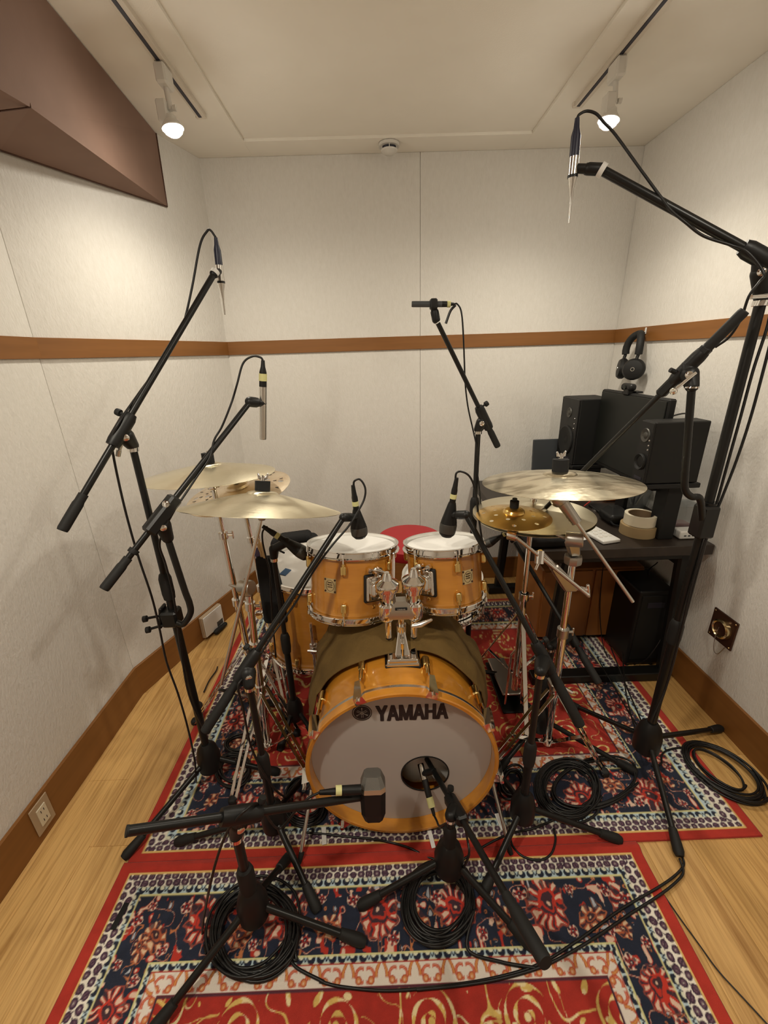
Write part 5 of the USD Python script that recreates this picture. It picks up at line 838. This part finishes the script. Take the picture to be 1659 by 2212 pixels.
cu = on_desk(1368, 1092); cr0 = size_at(cu, 24); cc = Thing('plastic_cup', 'clear plastic cup holding pens behind the tape rolls', 'cup', cu); cc.part('wall', lathe([(0, .001), (cr0*.9, .001), (cr0*1.25, .092), (cr0*1.22, .092), (cr0*.87, .004), (0, .004)], 32, cu), 'clear_plastic')
for k, (a, look, lab) in enumerate(((.3, 'blue_plastic', 'dark blue pen in the clear cup'), (2.2, 'white_plastic', 'white pen in the clear cup'), (4.1, 'black_plastic', 'black pen in the clear cup'), (5.3, 'cream_tape', 'cream pen in the clear cup'))):
    o = A(math.cos(a), math.sin(a), 0)*cr0; solo('pen', tube([cu+o*.2+A(0, 0, .006), cu+o*.95+A(0, 0, .11), cu+o*1.02+A(0, 0, .125)], [.004, .004, .0015], 8), look, lab, 'pen')
bgc = on_desk(1335, 1135)+A(0, .05, 0); bb_ = Thing('camera_bag', 'shiny black pouch on the desk left of the tape rolls', 'pouch', bgc); bb_.part('body', hull(np.vstack([rbox(bgc+A(.005, 0, .028), (.10, .12, .05), .02)[0], rbox(bgc+A(.02, .03, .055), (.06, .06, .02), .01)[0]])), 'black_plastic'); bb_.part('strap', tube(curve([bgc+A(-.04, -.04, .03), bgc+A(-.03, -.07, .012), bgc+A(.02, -.075, .010), bgc+A(.045, -.04, .03)]), .004, 8), 'cloth_black')
oc = on_desk(1317, 1080); solo('orange_pouch', hull(np.vstack([rbox(oc+A(0, 0, .018), (.07, .05, .034), .012)[0], rbox(oc+A(.01, .01, .034), (.05, .03, .012), .005)[0]])), 'orange_plastic', 'bright orange pouch beside the clear cup', 'pouch')
solo('red_stick', rod(on_desk(1262, 1093, .012), on_desk(1304, 1060, .05), .0032), 'red_plastic', 'thin red rod lying across the desk left of the orange pouch', 'rod')
for k, (u, v, lab) in enumerate(((1284, 1076, 'upper of two small metal tins on the desk'), (1288, 1102, 'lower silver ring lying on the desk beside the pouch'))): c = on_desk(u, v); r = size_at(c, 13 if k == 0 else 9); solo('tin' if k == 0 else 'metal_ring', lathe([(r*.7, 0), (r, 0), (r, .022 if k == 0 else .006), (r*.7, .022 if k == 0 else .006), (r*.7, 0)], 28, c+A(0, 0, .001)), 'chrome', lab, 'tin' if k == 0 else 'ring')
pc = on_desk(1497, 1166)+A(0, .03, 0); ps = Thing('power_adapter', 'white multi-port adapter box at the front right of the desk', 'adapter', pc); ps.part('body', rbox(pc+A(0, 0, .020), (.115, .055, .038), .008), 'white_plastic')
for k in range(5): ps.part('port', cbox(pc+A(-.036+k*.017, -.0275, .018), (.010, .002, .006), .0004), 'grey_plastic')
bc_ = pc+A(.005, .085, 0); bx_ = Thing('clear_container', 'clear plastic container behind the white adapter box', 'container', bc_); bx_.part('wall', [cbox(bc_+A(0, s*.045, .062), (.13, .002, .12), .0005) for s in (-1, 1)]+[cbox(bc_+A(s*.065, 0, .062), (.002, .09, .12), .0005) for s in (-1, 1)]+[cbox(bc_+A(0, 0, .003), (.13, .09, .002), .0005)], 'clear_plastic'); bx_.part('lid', cbox(bc_+A(0, 0, .124), (.136, .096, .005), .001), 'clear_plastic')
solo('red_cloth', rbox(bc_+A(0, 0, .022), (.09, .06, .032), .012), 'red_vinyl', 'dark red cloth inside the clear container', 'cloth'); 
sf = Thing('soft_case', 'black soft case at the near left end of the desk', 'bag', (.72, 1.64, DZ)); sf.part('body', hull(np.vstack([rbox((.70, 1.66, DZ+.022), (.18, .20, .04), .018)[0], rbox((.69, 1.70, DZ+.05), (.10, .10, .02), .009)[0]])), 'cloth_black'); sf.part('handle', tube(curve([(.66, 1.585, DZ+.030), (.67, 1.570, DZ+.032), (.72, 1.566, DZ+.030), (.74, 1.582, DZ+.03)]), .005, 8), 'cloth_black')
solo('paper_sheet', cbox((.82, 1.69, DZ+.0012), (.11, .15, .0016), .0003, rotz(.3)), 'white_plastic', 'white paper sheet on the desk under the hi-hats', 'paper')
cable('speaker_cable', 'black cable looping behind the nearer studio speaker', [at(1517, 1005, y=1.80), at(1532, 1006, y=1.80), at(1538, 1020, y=1.80), at(1530, 1036, y=1.80), at(1518, 1042, y=1.80)], .0032)
cable('speaker_cable', 'black cable lying on top of the nearer studio speaker', [at(1440, 903, y=1.76), at(1462, 896, y=1.78), at(1480, 893, y=1.80), at(1490, 896, y=1.83)], .0035)
# headphones on the right wall
hp = at(1384, 722, x=XR-.035); hcu = at(1366, 796, x=XR-.075); hpn = Thing('headphones', 'black headphones hanging from the wooden rail above the monitor', 'headphones', hcu)
ww, hz1 = .070, hp[2]; arch = [A(XR-.036-.028*abs(math.cos(q)), hp[1]-ww*math.cos(q)*.85, hz1-.075+.078*math.sin(q)) for q in np.linspace(-.25, math.pi+.25, 17)]
hpn.part('headband', tube(arch, .0175, 12), 'black_rubber')
for s, e in ((-1, arch[0]), (1, arch[-1])):
    cu_ = A(e[0]-.012, e[1]+s*.0, e[2]-.072); k = hpn.part('ear_cup', [lathe([(0, -.026), (.042, -.026), (.052, -.014), (.053, .002), (.044, .015), (.022, .019), (0, .019)], 32, cu_, (-.75, s*.5-.25, .05))], 'black_plastic', label='round black ear cup'); hpn.part('yoke', [rod(e, cu_+A(0, 0, .02), .008)], 'black_metal')
    hpn.part('cup_ring', lathe([(.007, .019), (.010, .019), (.0095, .021), (.007, .021), (.007, .019)], 32, cu_, (-.75, s*.5-.25, .05)), 'satin_metal', parent=k)
solo('wall_hook', [rod(A(XR-.012, hp[1], hz1+.012), A(XR-.045, hp[1], hz1+.004), .003), cbox((XR-.0125, hp[1], hz1+.016), (.004, .012, .03), .001)], 'white_plastic', 'small pale hook on the wooden rail holding the headphones', 'hook')
# plates and boxes on the walls
wp = Thing('wall_socket', 'square bronze connector plate low on the right wall', 'socket', (XR-.005, 1.408, .403)); wp.part('plate', cbox((XR-.004, 1.408, .403), (.008, .122, .130), .002), 'plate_brown'); wp.part('ring', lathe([(.030, 0), (.042, 0), (.040, .014), (.034, .018), (.030, .014), (.030, 0)], 40, (XR-.008, 1.404, .405), (-1, 0, 0)), 'brass'); wp.part('cap', lathe([(0, 0), (.030, 0), (.030, .008), (0, .010)], 36, (XR-.008, 1.404, .405), (-1, 0, 0)), 'plate_brown')
for sy in (-1, 1):
    for sz in (-1, 1): wp.part('screw', lathe([(0, 0), (.004, 0), (.003, .002), (0, .002)], 10, (XR-.008, 1.408+sy*.052, .403+sz*.055), (-1, 0, 0)), 'brass')
wp.part('chain', tube(curve([(XR-.020, 1.41, .41), (XR-.022, 1.412, .36), (XR-.014, 1.412, .30), (XR-.010, 1.40, .285), (XR-.010, 1.385, .30), (XR-.010, 1.37, .338)]), .0016, 6), 'satin_metal')
w4 = [on_left(*q, .02) for q in ((429, 1334), (472, 1305), (480, 1345), (440, 1377))]; ss = [float((q-A(*BEND, 0)) @ dl) for q in w4]
wx_ = Thing('wall_box', 'white junction box on the left baseboard beside the cymbal stands', 'junction box', sum(w4)/4); s0, s1_ = (ss[0]+ss[3])/2, (ss[1]+ss[2])/2; zt, zb_ = (w4[0][2]+w4[1][2])/2, max(.012, (w4[2][2]+w4[3][2])/2)
wx_.part('body', left_box(s0, s1_, .0125, .022, zb_, zt, .003), 'wall_plate'); wx_.part('cover', left_box(s0+.006, s1_-.003, .0345, .006, zb_+.004, zt-.004, .002), 'white_plastic'); wx_.part('label', left_box(s0+(s1_-s0)*.62, s1_-.012, .0405, .0008, zb_+.012, zb_+(zt-zb_)*.32, .0002), 'grey_plastic')
o0, o1 = at(68, 1742, x=XL+.012), at(101, 1752, x=XL+.012); oy = (at(64, 1752, x=XL+.013)[1]+at(104, 1740, x=XL+.013)[1])/2
op = Thing('power_outlet', 'power outlet plate set in the left baseboard near the viewer', 'outlet', (XL+.012, oy, .085)); op.part('plate', cbox((XL+.0145, oy, .088), (.005, .075, .115), .002), 'wall_plate'); op.part('insert', cbox((XL+.018, oy, .088), (.004, .036, .070), .001), 'cream_tape')
for sz in (-1, 1):
    for sy in (-1, 1): op.part('slot', cbox((XL+.0201, oy+sy*.006, .088+sz*.018), (.001, .0022, .010), .0002), 'slot_dark')
solo('door_stop', hull(np.vstack([sph(on_left(470, 1378, .05)*A(1, 1, 0)+A(0, 0, .018), .016, 1)[0], sph(on_left(490, 1367, .05)*A(1, 1, 0)+A(0, 0, .018), .013, 1)[0]])), 'black_rubber', 'black rubber foot lying on the floor by the junction box', 'rubber foot')

# ================================================================ cable coils and loose cables
def coil(label, top, bottom, left, right, n=9, r=.0040, spread=.16, seed=0, tail=None, z0=.011, pile=.02):
    """A coiled cable lying on the floor between four points seen in the photograph."""
    T, B_, L_, R_ = (at(*q, z=z0) for q in (top, bottom, left, right)); c = (T+B_+L_+R_)/4; ex, ey = (R_-L_)/2, (T-B_)/2; g = np.random.default_rng(seed); P = []
    for k in range(n):
        s = 1-spread*g.random()*1.9; of = (g.random(2)-.5)*.16*spread/.12; zz = z0+pile*k/n*.6+g.random()*.004; ph = g.random()*6
        for q in np.linspace(0, 2*math.pi, 40, endpoint=False): P.append(c+ex*(s*math.cos(q)+of[0])+ey*(s*math.sin(q)+of[1])+A(0, 0, zz-z0+.003*math.sin(3*q+ph)))
    P = np.array(P); K = np.ones(9)/9; Q = np.stack([np.convolve(np.concatenate([np.full(4, P[0, i]), P[:, i], np.full(4, P[-1, i])]), K, 'valid') for i in range(3)], 1)
    if tail: Q = np.vstack([Q, curve([Q[-1]]+[at(*q, z=z0) for q in tail], 8)[1:]])
    Q[:, 2] = np.maximum(Q[:, 2], z0+.001)
    return solo('cable_coil', tube(Q, r, 6), 'cable_rubber', label, 'cable', smooth=True)
coil('coiled black cable at the foot of the low left front stand', (560, 1893), (548, 2140), (437, 2020), (657, 2005), 13, seed=1, tail=[(640, 2075), (622, 2060), (640, 2090), (700, 2122)])
coil('coiled black cable under the central stand in front of the bass drum', (950, 1850), (940, 2060), (866, 1955), (1038, 1950), 15, seed=2, spread=.16, tail=[(1010, 2050), (1080, 2078), (1160, 2092)])
coil('large coiled black cable in front of the right cymbal stand', (1222, 1636), (1228, 1782), (1152, 1706), (1304, 1708), 13, seed=3, spread=.15)
coil('looser outer loop of black cable beside the tall right stand', (1290, 1640), (1270, 1765), (1180, 1700), (1388, 1672), 4, seed=4, spread=.07)
coil('coiled black cable on the bare floor beside the right wall', (1520, 1597), (1600, 1738), (1468, 1640), (1664, 1700), 9, seed=5, spread=.11)
coil('single loop of cable inside the coil by the right wall', (1530, 1618), (1580, 1706), (1490, 1640), (1604, 1690), 2, seed=6, spread=.04)
coil('coiled black cable by the base of the tall left stand', (505, 1624), (506, 1706), (462, 1668), (550, 1665), 8, seed=7, spread=.18)
coil('coiled black cable half under the left side of the bass drum', (665, 1672), (660, 1790), (606, 1730), (712, 1735), 9, seed=8, spread=.16)
coil('coiled black cable just right of the bass drum', (1105, 1655), (1100, 1735), (1078, 1695), (1140, 1690), 6, seed=9, spread=.18)
coil('coiled black cable on the back rug behind the left cymbal stand', (525, 1585), (515, 1635), (478, 1610), (560, 1608), 5, seed=10, spread=.2)
def floor_cable(label, pts, r=.0035, z=.0105, name='floor_cable'): return cable(name, label, [at(*q, z=z) for q in pts], r, 8)
floor_cable('upper of two long cables sweeping across the front rug to the right', [(1474, 1852), (1477, 1868), (1462, 1888), (1425, 1915), (1340, 1965), (1250, 2030), (1164, 2083), (1070, 2112), (960, 2130), (840, 2140), (740, 2132), (690, 2120)])
floor_cable('lower of two long cables sweeping across the front rug to the right', [(1468, 1855), (1476, 1880), (1468, 1898), (1430, 1930), (1360, 1975), (1270, 2035), (1180, 2084), (1090, 2112), (1000, 2128), (900, 2138)], z=.0125)
floor_cable('thin cable running off to the lower right over the bare floor', [(1432, 1930), (1470, 1985), (1510, 2040), (1550, 2095), (1600, 2150), (1659, 2214), (1690, 2250)], .0018, .004)
floor_cable('loop of cable in front of the right tom stand', [(1100, 1800), (1108, 1828), (1130, 1850), (1165, 1858), (1190, 1845), (1200, 1815), (1196, 1790)])
floor_cable('cable emerging under the bass drum toward the central coil', [(660, 1798), (740, 1806), (820, 1815), (880, 1830), (920, 1850), (960, 1862)])
floor_cable('cable curving on the back rug at the left rug edge', [(440, 1495), (452, 1470), (466, 1450), (470, 1440)], .003)
floor_cable('cable trailing from the right coil across the rug edge', [(1200, 1770), (1150, 1790), (1105, 1800), (1060, 1820), (1010, 1850), (985, 1870)])
floor_cable('short cable from the tall right stand to the wall coil', [(1408, 1655), (1428, 1650), (1430, 1630), (1450, 1618), (1500, 1612)])
for k, (P, lab) in enumerate((([(1290, 1420, 1.62), (1330, 1490, 1.45), (1362, 1545, 1.30), (1392, 1590, 1.14)], 'cable slanting from under the desk to the tall right stand, left one'), ([(1320, 1400, 1.62), (1352, 1480, 1.45), (1380, 1545, 1.28), (1398, 1588, 1.14)], 'cable slanting from under the desk to the tall right stand, middle one'), ([(1345, 1410, 1.60), (1350, 1480, 1.42), (1362, 1540, 1.28), (1376, 1585, 1.16)], 'cable slanting from under the desk to the tall right stand, right one'))):
    cable('hanging_cable', lab, [at(u, v, y=y) for u, v, y in P], .003)
cable('hanging_cable', 'cable hanging down the front of the wooden cabinet', [at(1305, 1205, y=1.75), at(1298, 1270, y=1.835), at(1296, 1330, y=1.835), at(1302, 1390, y=1.80), at(1312, 1420, z=.012)], .0025)
cable('hanging_cable', 'cable hanging at the right under the desk', [at(1420, 1215, y=1.70), at(1400, 1240, y=1.80), at(1430, 1300, y=1.72), at(1436, 1360, y=1.62), at(1400, 1420, y=1.60), at(1370, 1436, z=.012)], .0025)
for k, (u, v, w, lab) in enumerate(((700, 1805, 10, 'white tape strip on the rug left of the bass drum front'), (932, 1812, 9, 'white tape strip on the rug below the bass drum hoop'), (1080, 1775, 10, 'white tape strip on the rug right of the bass drum'))):
    c = at(u, v, z=.011); solo('tape_mark', cbox(c, (size_at(c, w), .055, .0012), .0003, rotz(.15)), 'white_plastic', lab, 'tape')
c = at(250, 1985, z=.011); e1, e2 = at(274, 1950, z=.011), at(243, 2008, z=.011); solo('tape_mark', cbox((e1+e2)/2, (.016, float(np.linalg.norm(e1-e2)), .0012), .0003, rotz(math.atan2(*(e2-e1)[[1, 0]])-math.pi/2)), 'cloth_black', 'black tape strip on the left border of the front rug', 'tape')
